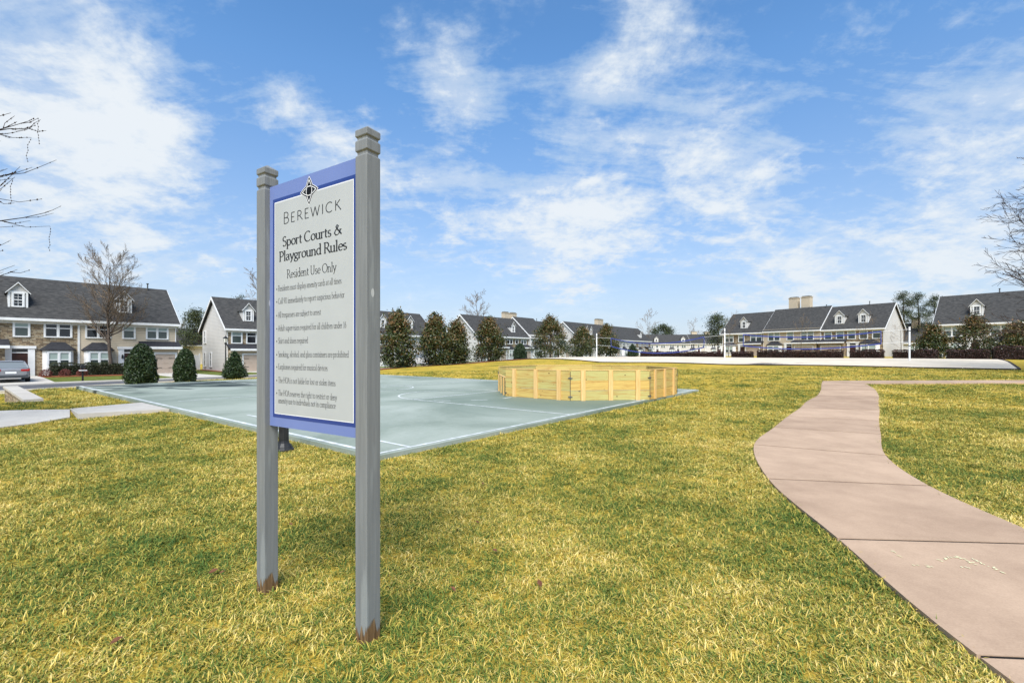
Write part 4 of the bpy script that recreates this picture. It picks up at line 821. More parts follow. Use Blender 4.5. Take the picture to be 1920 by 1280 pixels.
    for (b, m1, m2) in tips[::9]:
        q = m2.copy(); pts = [q.copy()]
        for k in range(9): q = q + Vector((rnd.gauss(-.005, .012), rnd.gauss(0, .01), -.065)); pts.append(q.copy()); buds.tube([q - Vector((0, 0, .014)), q, q + Vector((0, 0, .014))], [.004, .012, .004], 5)
        out.append((pts, [.003] * 10))
    t = limb_tree((root.x, root.y, h1(root.x, root.y)), 'bare tree with dark budded twigs reaching in over the lawn', out, 'twig_dk', tr_m='bark'); buds.build('buds', M['twig_dk'], t)
    # right-hand tree of fine upswept twigs
    out = []; rnd = random.Random(12)
    grow(rnd, Vector((0, 0, -.1)), Vector((0, 0, 1)), 12.5, .2, 0, out, dict(n=(9, 6, 5, 3), wig=(.03, .07, .09, .12), up=(0, .035, .02, .01), tap=(.9, .9, .85, .6), kids=(95, 12, 6), start=(.12, .12, .1), ang=(1.25, .55, .5), len=(.42, .42, .38), rr=(.22, .5, .55), rmin=.009))
    x, y = 32.7, 24.6; limb_tree((x, y, h1(x, y)), 'bare tree with dense fine reddish twigs overhanging the cream house view', out, 'twig_dk', tr_m='bark')
vegetation()
# ------------------------------------------------------------------ wooden ball pit on the court
def make_pit():
    c = np.array([2.72, 17.55]); side = 2.58; Rr = side / (2 * math.sin(math.pi / 8)); ap = side / (2 * math.tan(math.pi / 8)); rot0 = R(7)
    t = thing('ball_pit', 'octagonal ball pit of new yellow pine boards standing on the court corner', 'ball pit', (c[0], c[1], CZ)); bh = .312; nb = 3
    for k in range(8):
        a = rot0 - math.pi / 2 + k * math.pi / 4        # outward normal direction of this side
        low = (k == 6); n_ = 2 if low else nb
        for i in range(n_):
            ln = side - .012; o = MB().box(-ln / 2, ln / 2, -.02, .02, .006 + i * bh, i * bh + bh - .006).build('board', M['plank'], t); o.location = (ap * math.cos(a), ap * math.sin(a), 0); o.rotation_euler = (0, 0, a + math.pi / 2)
        for j, x in enumerate((-side / 2 + .40, 0, side / 2 - .40)):
            o = MB().box(x - .07, x + .07, -.062, -.021, .0, n_ * bh + .0).build('batten', M['batten'], t); o.location = (ap * math.cos(a), ap * math.sin(a), 0); o.rotation_euler = (0, 0, a + math.pi / 2)
        o = MB().box(-side / 2 + .02, side / 2 - .02, -.035, .035, n_ * bh + .001, n_ * bh + .022).build('cap_rail', M['batten'], t); o.location = (ap * math.cos(a), ap * math.sin(a), 0); o.rotation_euler = (0, 0, a + math.pi / 2)
        b = a + math.pi / 8; p = Vector((Rr * math.cos(b), Rr * math.sin(b), 0)); q = p * (1 + .025 / Rr); m = MB()
        m.tube([(q.x, q.y, .02), (q.x, q.y, 3 * bh - .04 if not low else .55)], .006, 6)
        for z in (.12, .70):
            if low and z > .5: continue
            m.tube([(q.x, q.y, z - .045), (q.x, q.y, z + .045)], .017, 8)
            for s in (-1, 1):
                d = Vector((-math.sin(b + s * math.pi / 8), math.cos(b + s * math.pi / 8), 0)) * s; w = q + d * .07; m.tube([q + Vector((0, 0, z)), w + Vector((0, 0, z))], .022, 4)
        m.build('hinge', M['zinc'], t)
make_pit()
# ------------------------------------------------------------------ volleyball poles and nets
def make_nets():
    spots = [(31.2, 36., 2.6, 'white volleyball pole with dark bands by the hedge gap'), (20.4, 44., 2.9, 'middle white volleyball pole between the two nets'), (9.6, 52., 2.72, 'white volleyball pole in front of the magnolias')]
    for x, y, h, lab in spots:
        t = thing('volleyball_pole', lab, 'pole', (x, y, h1(x, y) + .05), group='volleyball poles'); MB().tube([(0, 0, -.3), (0, 0, h)], .06, 12).build('post', M['white'], t); MB().tube([(0, 0, h), (0, 0, h + .05)], .068, 12).build('cap', M['white'], t)
        for z in (h - 1.45, h - .28): MB().tube([(0, 0, z - .03), (0, 0, z + .03)], .066, 12).build('band', M['black'], t)
    def net(A, B, f0, f1, zt, zb, sag, lab):
        A = np.array(A); B = np.array(B); t = thing('volleyball_net', lab, 'net', (A[0], A[1], 0), group='volleyball nets'); P0 = A + (B - A) * f0 - A; P1 = A + (B - A) * f1 - A; d = (P1 - P0) / np.linalg.norm(P1 - P0)
        def at(f, zz, sg): q = P0 + (P1 - P0) * f; return Vector((q[0], q[1], zz[0] + (zz[1] - zz[0]) * f - sg * 4 * f * (1 - f)))
        n = 24
        for nm, zz, sg, w in (('top_tape', zt, sag[0], .05), ('bottom_tape', zb, sag[1], .05)):
            mb = MB(); vs = []
            for i in range(n + 1):
                p = at(i / n, zz, sg); vs += [(p.x, p.y - .012, p.z - w), (p.x, p.y - .012, p.z + w), (p.x, p.y + .012, p.z + w), (p.x, p.y + .012, p.z - w)]
            fs = [(4 * i + k, 4 * i + 4 + k, 4 * i + 4 + (k + 1) % 4, 4 * i + (k + 1) % 4) for i in range(n) for k in range(4)] + [(0, 1, 2, 3), (4 * n + 3, 4 * n + 2, 4 * n + 1, 4 * n)]
            mb.add(vs, fs).build(nm, M['net_blue'], t)
        for f in (0, 1): MB().tube([at(f, zb, 0), at(f, zt, 0)], .035, 4).build('side_tape', M['net_blue'], t)
        mb = MB()
        for i in range(1, 72): mb.tube([at(i / 72, zb, sag[1]), at(i / 72, zt, sag[0])], .0022, 3, cap=False)
        for k in range(1, 9):
            mb.tube([at(i / n, zb, sag[1]).lerp(at(i / n, zt, sag[0]), k / 9) for i in range(n + 1)], .0022, 3, cap=False)
        tag(mb.build('mesh_cords', M['black'], t), kind='stuff')
        m = MB(); e0 = Vector((0, 0, 0)); e1 = Vector((*(B - A), 0))
        for z in (0, 1):
            zz = (zb, zt)[z]; m.tube([e0 + Vector((0, 0, zz[0] + (.12 if z else .15))), at(0, zz, 0)], .012, 4); m.tube([at(1, zz, 0), e1 + Vector((0, 0, zz[1] + (.12 if z else .15)))], .012, 4)
        m.build('rope', M['white'], t)
    net((20.4, 44.), (31.2, 36.), .12, .87, (3.25, 3.26), (2.2, 2.27), (.36, .36), 'blue-taped volleyball net sagging in front of the chimneyed townhouse row')
    net((9.6, 52.), (20.4, 44.), .13, .86, (3.16, 3.1), (2.27, 2.08), (.62, .66), 'deeply sagging blue-taped volleyball net in front of the distant row')
make_nets()
# ------------------------------------------------------------------ lamp posts, mailbox, stone wall
def lamp_post(loc, h, lab):
    t = thing('street_lamp', lab, 'street lamp', loc, group='black lantern lamp posts')
    MB().lathe([(.15, -.1), (.15, .03), (.13, .05), (.12, .08), (.085, .13), (.075, .17), (.072, .48), (.08, .50), (.06, .54), (.05, .6)], 12).build('base', M['black'], t, smooth=False)
    MB().tube([(0, 0, .55), (0, 0, h - .62)], [.048, .036], 10).build('pole', M['black'], t)
    b = h - .62; MB().lathe([(.06, b), (.09, b + .05), (.05, b + .09), (.11, b + .13)], 8).build('collar', M['black'], t)
    MB().lathe([(.10, b + .13), (.165, b + .42)], 6).build('lantern_glass', mat('frosted_glass', (.62, .62, .58), (.7, .7, .66), .3, 4), t)
    m = MB()
    for k in range(6): a = k * math.pi / 3; m.tube([(.105 * math.cos(a), .105 * math.sin(a), b + .13), (.17 * math.cos(a), .17 * math.sin(a), b + .42)], .009, 4)
    m.build('lantern_frame', M['black'], t); MB().lathe([(.19, b + .421), (.185, b + .45), (.06, b + .56), (.02, b + .60), (.015, b + .66)], 6).build('lantern_roof', M['black'], t)
x, y = P(532, 838, 0)[:2]; lamp_post((x, y, h1(x, y)), 3.6, 'lamp post at the court edge, its dark base showing under the sign')
x, y, z = PD(423, 33); lamp_post((x, y, z), 3.15, 'lamp post with pale lantern before the siding gable end')
def mailbox():
    x, y, z = PD(155, 33.9); t = thing('mailbox', 'black mailbox on a post at the kerb before the left house', 'mailbox', (x, y, z), math.atan2(U[1], U[0]))
    MB().box(-.05, .05, -.05, .05, -.2, 1.0).build('post', M['black'], t); b = MB(); b.prism([(-.12, 1.0), (.12, 1.0), (.12, 1.14), (.085, 1.22), (0, 1.26), (-.085, 1.22), (-.12, 1.14)], 'y', -.28, .26); b.build('box', M['black'], t)
    MB().box(-.2, .2, -.3, .1, .80, .86).build('paper_tray', M['trim'], t); MB().box(.121, .135, -.1, .02, 1.1, 1.25).build('flag', M['black'], t)
mailbox()
def stone_wall():
    a = np.array([-14.35, 13.75]); b = np.array([-21.0, 19.2]); Ln = float(np.linalg.norm(b - a)); t = thing('stone_wall', 'low stone retaining wall with pale coping beside the steps to the street', 'wall', (a[0], a[1], 0), math.atan2(b[1] - a[1], b[0] - a[0])); z1 = .05
    MB().box(0, Ln, -.16, .16, -1.1, z1).build('masonry', M['stone'], t)
    n = 5
    for i in range(n): MB().box(i * Ln / n - .05 * (i == 0) + .006, (i + 1) * Ln / n - .006, -.21, .21, z1 + .002, z1 + .08).build('coping_stone', M['conc_lt'], t)
stone_wall()
# ------------------------------------------------------------------ cars
def car(loc, rz, lab, paint, L_=4.6, Wd=1.9, Ht=1.6):
    t = thing('car', lab, 'car', loc, rz, 'parked cars'); w = Wd / 2
    st = [(0., .50, .86, .80, .86), (.10, .34, .96, .94, .93), (.45, .30, 1.02, 1., .97), (1.2, .27, 1.02, 1., .98), (2.9, .27, .98, 1., .97), (3.4, .30, .95, .99, .93), (4.2, .32, .82, .95, .82), (4.6, .42, .66, .80, .70)]
    mb = MB(); vs = []; k = L_ / 4.6
    for y, z0, z1, a, b in st:
        a *= w; b *= w; zm = (z0 + z1) / 2; sec = [(-a * .92, z0), (-a, z0 + .12), (-a, zm + .08), (-b, z1), (0, z1 + .02), (b, z1), (a, zm + .08), (a, z0 + .12), (a * .92, z0)]; vs += [(x, y * k, z) for x, z in sec]
    n = 9; fs = [(i * n + j, i * n + (j + 1) % n, (i + 1) * n + (j + 1) % n, (i + 1) * n + j) for i in range(len(st) - 1) for j in range(n)] + [tuple(range(n - 1, -1, -1)), tuple(range((len(st) - 1) * n, len(st) * n))]
    mb.add(vs, fs).build('body', paint, t)
    g = MB(); bb = [(-.90 * w, .22 * k, 1.0), (.90 * w, .22 * k, 1.0), (.90 * w, 3.35 * k, .96), (-.90 * w, 3.35 * k, .96)]; tt = [(-.70 * w, .62 * k, Ht - .06), (.70 * w, .62 * k, Ht - .06), (.70 * w, 2.45 * k, Ht - .06), (-.70 * w, 2.45 * k, Ht - .06)]
    g.hexa(bb, tt).build('window_glass', MATS.get('car_glass') or m_glass('car_glass', (.16, .18, .19), .06), t)
    r = MB(); rt = [(x * 1.02, y, z) for x, y, z in tt]; r.hexa([(x, y + (-.06 if i < 2 else .04), z - .005) for i, (x, y, z) in enumerate(rt)], [(x * .9, y + (.1 if i < 2 else -.1), z + .06) for i, (x, y, z) in enumerate(rt)])
    for i in range(4): r.tube([bb[i], tt[i]], .045, 4)
    for s in (-1, 1): r.tube([(s * .895 * w, 1.75 * k, .99), (s * .705 * w, 1.6 * k, Ht - .06)], .035, 4)
    r.build('roof', paint, t)
    red = MATS.get('tail_light') or mat('tail_light', (.30, .012, .012), (.42, .02, .02), .2, 5)
    for s in (-1, 1): MB().box(*sorted((s * w * .50, s * w * .90)), -.015, .16, .78, .92).box(*sorted((s * w * .84, s * w * .965)), .02, .3, .80, .94).build('tail_light', red, t)
    MB().box(-.26, .26, -.012, .05, .62, .75).build('number_plate', M['white'], t); MB().box(-w * .88, w * .88, -.05, .3, .30, .50).build('rear_bumper', M['dgrey'], t)
    for s in (-1, 1): MB().box(*sorted((s * w * .86, s * w * .99)), 4.1 * k, 4.35 * k, .62, .78).build('headlight', M['white'], t)
    for s in (-1, 1): MB().box(*sorted((s * w * .92, s * w * 1.12)), 2.85 * k, 2.98 * k, .98, 1.12).build('wing_mirror', paint, t)
    for s in (-1, 1):
        for y in (.85 * k, 3.65 * k):
            x = s * (w - .10); o = MB().tube([(x - .11, y, .33), (x + .115 * 1, y, .33)], .335, 18).build('wheel', mat('tyre_rubber', (.012, .012, .012), (.02, .02, .02), .8), t); MB().tube([(x + s * .10, y, .33), (x + s * .125, y, .33)], .21, 12).build('rim', mat('alloy_rim', (.35, .35, .36), (.45, .45, .46), .35, metal=.7), o)
PAINT_S = mat('silver_car_paint', (.25, .255, .27), (.29, .295, .31), .22, 2, spec=.6, metal=.35); PAINT_W = mat('white_car_paint', (.74, .74, .75), (.78, .78, .79), .22, 2, spec=.6)
face = math.atan2(.634, -.773) - math.pi / 2
x, y = ns(-46.9, 2.55); car((x, y, h1(x, y) + .06), face, 'silver crossover parked on the driveway, rear towards the street', PAINT_S, 4.6, 1.9, 1.5)
x, y = ns(-49.6, 22.7); car((x, y, h1(x, y) + .06), face, 'white sport utility vehicle parked on the driveway beside the sign post', PAINT_W, 4.7, 1.98, 1.7)
x, y = ns(-39.8, 30.2); car((x, y, h1(x, y) + .03), math.atan2(U[1], U[0]) - math.pi / 2, 'white car parked on the street behind the first magnolia', PAINT_W, 4.5, 1.85, 1.5)
# ------------------------------------------------------------------ rules sign
def arc(cx, cy, rx, ry, a0, a1, n=12): return [(cx + rx * math.cos(R(a0 + (a1 - a0) * i / n)), cy + ry * math.sin(R(a0 + (a1 - a0) * i / n))) for i in range(n + 1)]
X = .60
GL = {  # advance, strokes, serif feet
 'a': (.50, [arc(.20, .42, .16, .18, 155, 0, 8) + [(.36, .10), (.46, .02)], arc(.22, .17, .17, .17, 60, 300)], []),
 'b': (.56, [[(.1, 1.04), (.1, .03)], arc(.27, .30, .21, .30, 140, -140)], [(.07, 1.02)]), 'c': (.48, [arc(.28, .30, .22, .30, 45, 315)], []),
 'd': (.57, [[(.45, 1.04), (.45, 0)], arc(.27, .30, .21, .30, 40, 320)], [(.42, 1.02), (.48, 0)]), 'e': (.50, [arc(.27, .30, .21, .30, 5, 320), [(.08, .32), (.47, .34)]], []),
 'f': (.34, [[(.14, 0), (.14, .8)] + arc(.29, .82, .15, .2, 180, 50, 6), [(.03, .58), (.31, .58)]], [(.14, 0)]),
 'g': (.52, [arc(.24, .41, .17, .18, 0, 360), [(.13, .26), (.11, .15), (.32, .07)], arc(.25, -.10, .21, .15, 70, 430), [(.37, .54), (.50, .59)]], []),
 'h': (.57, [[(.1, 1.04), (.1, 0)], arc(.27, .38, .17, .21, 165, 0, 8) + [(.44, 0)]], [(.1, 0), (.44, 0), (.07, 1.02)]),
 'i': (.27, [[(.13, X), (.13, 0)]], [(.13, 0), (.10, X - .02)]), 'j': (.27, [[(.13, X), (.13, -.15), (.02, -.29)]], [(.10, X - .02)]),
 'k': (.54, [[(.1, 1.04), (.1, 0)], [(.42, .58), (.12, .28)], [(.2, .36), (.48, 0)]], [(.1, 0), (.48, 0), (.07, 1.02)]), 'l': (.27, [[(.13, 1.04), (.13, 0)]], [(.13, 0), (.10, 1.02)]),
 'm': (.84, [[(.1, X), (.1, 0)], arc(.25, .38, .15, .21, 165, 0, 8) + [(.40, 0)], arc(.56, .38, .16, .21, 165, 0, 8) + [(.72, 0)]], [(.1, 0), (.40, 0), (.72, 0), (.07, X - .02)]),
 'n': (.57, [[(.1, X), (.1, 0)], arc(.27, .38, .17, .21, 165, 0, 8) + [(.44, 0)]], [(.1, 0), (.44, 0), (.07, X - .02)]), 'o': (.55, [arc(.275, .30, .22, .30, 0, 360, 18)], []),
 'p': (.57, [[(.1, X), (.1, -.32)], arc(.28, .30, .20, .30, 140, -140)], [(.1, -.32), (.07, X - .02)]), 'q': (.57, [[(.46, X), (.46, -.32)], arc(.27, .30, .20, .30, 40, 320)], [(.46, -.32)]),
 'r': (.39, [[(.1, X), (.1, 0)], arc(.25, .40, .15, .18, 165, 45, 6)], [(.1, 0), (.07, X - .02)]), 's': (.40, [arc(.20, .45, .13, .15, 35, 265, 8) + arc(.20, .15, .15, .15, 80, -150, 8)], []),
 't': (.35, [[(.15, .80), (.15, .12)] + arc(.26, .13, .11, .12, 180, 310, 6), [(.02, .58), (.32, .58)]], []), 'u': (.57, [[(.1, X), (.1, .2)] + arc(.26, .18, .16, .18, 180, 340, 8), [(.44, X), (.44, 0)]], [(.07, X - .02), (.41, X - .02), (.47, 0)]),
 'v': (.50, [[(.04, X), (.25, .02), (.46, X)]], [(.05, X), (.46, X)]), 'y': (.50, [[(.04, X), (.26, .04)], [(.47, X), (.24, -.05), (.10, -.30)]], [(.05, X), (.46, X)]),
 'A': (.70, [[(.05, 0), (.34, 1)], [(.34, 1), (.65, 0)], [(.16, .36), (.53, .36)]], [(.06, 0), (.65, 0)]), 'B': (.62, [[(.13, 0), (.13, 1)], [(.13, 1)] + arc(.30, .76, .22, .24, 90, -90, 8) + [(.13, .52)], [(.13, .52)] + arc(.32, .26, .25, .26, 90, -90, 8) + [(.13, 0)]], []),
 'C': (.75, [arc(.42, .5, .37, .5, 48, 312, 16)], []), 'E': (.58, [[(.13, 0), (.13, 1)], [(.13, 1), (.50, 1)], [(.13, .52), (.43, .52)], [(.13, 0), (.53, 0)]], []),
 'H': (.80, [[(.13, 0), (.13, 1)], [(.66, 0), (.66, 1)], [(.13, .52), (.66, .52)]], [(.13, 0), (.13, 1), (.66, 0), (.66, 1)]), 'I': (.30, [[(.15, 0), (.15, 1)]], []), 'K': (.66, [[(.13, 0), (.13, 1)], [(.56, 1), (.15, .5)], [(.25, .6), (.66, -.03)]], []),
 'O': (.86, [arc(.43, .5, .38, .5, 0, 360, 22)], []), 'P': (.58, [[(.13, 0), (.13, 1)], [(.13, 1)] + arc(.29, .73, .24, .27, 90, -90, 8) + [(.13, .46)]], [(.13, 0), (.10, 1)]),
 'R': (.68, [[(.13, 0), (.13, 1)], [(.13, 1)] + arc(.29, .74, .23, .26, 90, -90, 8) + [(.13, .48)], [(.32, .48), (.66, 0)]], [(.13, 0), (.10, 1), (.66, 0)]), 'S': (.52, [arc(.26, .75, .19, .24, 35, 265, 9) + arc(.25, .26, .21, .26, 80, -150, 9)], []),
 'T': (.64, [[(.32, 0), (.32, 1)], [(.03, 1), (.61, 1)]], [(.32, 0)]), 'U': (.76, [[(.13, 1), (.13, .3)] + arc(.37, .30, .24, .30, 180, 360, 10) + [(.61, 1)]], [(.13, 1), (.61, 1)]), 'W': (.98, [[(.02, 1), (.26, 0)], [(.26, 0), (.49, .95)], [(.49, .95), (.72, 0)], [(.72, 0), (.96, 1)]], []),
 '9': (.5, [arc(.24, .70, .18, .28, 0, 360, 14), [(.42, .70), (.38, .32), (.14, 0)]], []), '1': (.42, [[(.07, .85), (.22, 1), (.22, 0)]], [(.22, 0)]), '6': (.5, [arc(.25, .30, .18, .28, 0, 360, 14), [(.07, .30), (.12, .68), (.36, 1)]], []),
 '&': (.86, [[(.80, .02), (.31, .62), (.24, .80), (.34, .98), (.46, .84), (.38, .64), (.16, .44), (.08, .22), (.20, .02), (.42, .02), (.60, .22), (.68, .46)], [(.58, .48), (.80, .48)]], []), ',': (.22, [[(.11, .07), (.10, 0), (.04, -.14)]], []), ' ': (.26, [], []), '-': (.3, [], [])}
def text_mesh(mb, s, x0, x1, z, cap, thick, thin, sp=0., first=1.0, serif=True):
    """lettering in the (x,z) plane fitted between x0 and x1"""
    adv = [(GL[c][0] * (first if i == 0 else 1) + sp) for i, c in enumerate(s)]; tot = sum(adv) - sp; k = (x1 - x0) / (tot * cap); x = x0; n = [0]
    def ribbon(pts, kx, ky, ox):
        pts = [Vector((p[0] * kx, p[1] * ky)) for p in pts]; vs = []; n[0] += 1; y = -.0004 - .00003 * (n[0] % 7)
        for i, p in enumerate(pts):
            d = pts[min(i + 1, len(pts) - 1)] - pts[max(i - 1, 0)]
            if d.length < 1e-9: d = Vector((1, 0))
            d.normalize(); w = cap * (thin + (thick - thin) * min(1, abs(d.y * .97 - d.x * .24)) ** 1.3) / 2; q = Vector((-d.y * min(1.15, max(k, .62)), d.x)) * w
            vs += [(ox + p.x + q.x, y, z + p.y + q.y), (ox + p.x - q.x, y, z + p.y - q.y)]
        mb.add(vs, [(2 * i, 2 * i + 1, 2 * i + 3, 2 * i + 2) for i in range(len(pts) - 1)])
    for i, c in enumerate(s):
        f = first if i == 0 else 1; a, st, sf = GL[c]
        for p in st: ribbon(p, cap * k * f, cap * f, x)
        if c in 'ij': ribbon([(.13, .78), (.13, .90)], cap * k, cap, x)
        if serif:
            for (sx, sy) in sf: ribbon([(sx - .10, sy), (sx + .10, sy)], cap * k * f, cap * f, x)
        x += adv[i] * cap * k
def make_sign():
    Bk = Vector((-1.5461, 2.9, 0)); Fr = Vector((-.754, 2.40, 0)); u = (Fr - Bk); ln = u.length; ang = math.atan2(u.y, u.x)
    t = thing('rules_sign', 'tall grey-posted rules sign with blue-bordered board standing on the lawn', 'sign', (Bk.x, Bk.y, 0), ang); a = .0445
    for x, h, nm in ((0, 2.685, 0), (ln, 2.685, 1)):
        o = MB(); s = [(a, -.35), (a, h - .165), (a - .007, h - .160), (a - .007, h - .145), (a + .001, h - .138), (a + .001, h - .088), (a - .007, h - .081), (a - .007, h - .070), (a + .001, h - .063), (a + .001, h - .030), (.004, h)]
        if nm: pass
        vs = [(sx * r, sy * r, z) for r, z in s for sx, sy in ((-1, -1), (1, -1), (1, 1), (-1, 1))]; n = len(s)
        o.add(vs, [(i * 4 + k, i * 4 + (k + 1) % 4, i * 4 + 4 + (k + 1) % 4, i * 4 + 4 + k) for i in range(n - 1) for k in range(4)] + [(3, 2, 1, 0), (4 * n - 4, 4 * n - 3, 4 * n - 2, 4 * n - 1)])
        p = o.build('post', M['post'], t, loc=(x, 0, 0)); bv = p.modifiers.new('bevel', 'BEVEL'); bv.width = .003; bv.segments = 2; bv.limit_method = 'ANGLE'
    pb = MB().box(.044, ln - .044, -.010, .010, 1.05, 2.535).build('board', M['blue_lt'], t)
    y = -.0102
    def rect(x0, x1, z0, z1, y, m, nm): MB().add([(x0, y, z0), (x1, y, z0), (x1, y, z1), (x0, y, z1)], [(0, 1, 2, 3)]).build(nm, m, pb)
    rect(.080, .858, 1.106, 2.450, y - .0006, M['blue_dk'], 'navy_border'); rect(.099, .839, 1.128, 2.428, y - .0012, M['white'], 'white_rule'); rect(.104, .834, 1.133, 2.423, y - .0018, M['sgrey'], 'grey_face')
    yy = y - .0022
    def text(name, rows):
        mb = MB()
        for r in rows: text_mesh(mb, *r)
        o = mb.build(name, M['ink'], pb); o.location = (0, yy, 0)
    text('name_lettering', [('BEREWICK', .19, .735, 2.283, .056, .10, .07, .16, 1.2, False)])
    text('title_lettering', [('Sport Courts &', .185, .745, 2.148, .058, .17, .06), ('Playground Rules', .15, .785, 2.060, .058, .17, .06)])
    text('subtitle_lettering', [('Resident Use Only', .23, .695, 1.952, .050, .095, .04)])
    rules = [('Residents must display amenity cards at all times', .74, 1.880), ('Call 911 immediately to report suspicious behavior', .765, 1.802), ('All trespassers are subject to arrest', .56, 1.718), ('Adult supervision required for all children under 16', .78, 1.637), ('Shirt and shoes required', .44, 1.560),
             ('Smoking, alcohol, and glass containers are prohibited', .80, 1.478), ('Earphones required for musical devices', .62, 1.402), ('The HOA is not liable for lost or stolen items', .69, 1.320), ('The HOA reserves the right to restrict or deny', .70, 1.242), ('amenity use to individuals not in compliance', .69, 1.196)]
    mb = MB()
    for i, (s, x1, z) in enumerate(rules):
        text_mesh(mb, s, .139, x1, z, .034, .085, .045)
        if i < 9: mb.add([(.124 + .005 * math.cos(k * math.pi / 4), -.0004, z + .013 + .005 * math.sin(k * math.pi / 4)) for k in range(8)], [tuple(range(8))])
    o = mb.build('rules_lettering', mat('faded_lettering', (.045, .045, .047), (.06, .06, .062), .5, 2), pb); o.location = (0, yy, 0)
    # interlaced knot emblem
    em = thing('emblem_tmp', 'x', 'x'); bpy.data.objects.remove(em)
    cx, cz = .451, 2.437
    def loop(hw, hh, vert, n=14):     # pointed almond outline
        pts = []
        for s in (1, -1):
            for i in range(n):
                f = -1 + 2 * i / n; w = (1 - abs(f) ** 1.5) ** .9
                pts.append((s * hw * w, s * hh * f) if vert else (s * hh * f, -s * hw * w))
        return [(cx + p[0], cz + p[1]) for p in pts]
    layers = {'white': MB(), 'ink': MB()}
    def fill(m, pts, y): layers[m].add([(p[0], y, p[1]) for p in pts], [tuple(range(len(pts)))])
    def ring(m, o, i, y, sel=None):
        n = len(o); layers[m].add([(p[0], y, p[1]) for p in o] + [(p[0], y, p[1]) for p in i], [(k, (k + 1) % n, n + (k + 1) % n, n + k) for k in range(n) if sel is None or sel(k, n)])
    y0 = yy - .0003
    V = lambda g, v: loop(.031 + g, .070 + g * 1.6, bool(v))
    for v in (1, 0): fill('white', V(.0095, v), y0)
    for v in (1, 0): fill('ink', V(.006, v), y0 - .0003)
    def st(v, y, sel=None):
        ring('ink', V(.002, v), V(-.002, v), y, sel); ring('white', V(-.002, v), V(-.0068, v), y, sel); ring('ink', V(-.0068, v), V(-.0105, v), y, sel)
    st(0, y0 - .0006); st(1, y0 - .0009)
    hz = V(-.006, 0); st(0, y0 - .0012, lambda k, n: (hz[k][0] - cx) * (hz[k][1] - cz) > 0 and abs(hz[k][0] - cx) < .045)
    for m, k in layers.items(): k.build('emblem', M['white' if m == 'white' else 'ink'], pb)
make_sign()
# ------------------------------------------------------------------ grass blades and fallen leaves
PATH_L = [(1.9, -3.8), (2.0, -1.6), (2.1, .4), (2.25, 2.21), (2.57, 3.61), (2.99, 5.35), (3.89, 7.37), (5.19, 9.08), (6.44, 10.7), (7.65, 12.2), (8.94, 13.9), (10.25, 15.4), (11.45, 17.0), (12.55, 18.6), (13.75, 20.3)]
PATH_R = [(3.5, -3.8), (3.6, -1.7), (3.7, .3), (3.9, 2.1), (4.2, 3.5), (4.6, 5.06), (5.36, 6.58), (6.69, 8.32), (8.0, 10.0), (9.4, 11.73), (10.85, 13.58), (11.8, 14.75), (13.0, 16.4), (13.75, 17.6), (14.4, 18.7)]
def path_mask(x, y):
    LEp, REp = PATH_L, PATH_R
    a = np.array(catmull(LEp, 6)); b = np.array(catmull(REp, 6)); return in_poly(x, y, np.concatenate([a, b[::-1]]))
def in_poly(x, y, poly):
    ins = np.zeros(len(x), bool); j = len(poly) - 1
    for i in range(len(poly)):
        xi, yi = poly[i]; xj, yj = poly[j]; c = ((yi > y) != (yj > y)) & (x < (xj - xi) * (y - yi) / (yj - yi + 1e-12) + xi); ins ^= c; j = i
    return ins
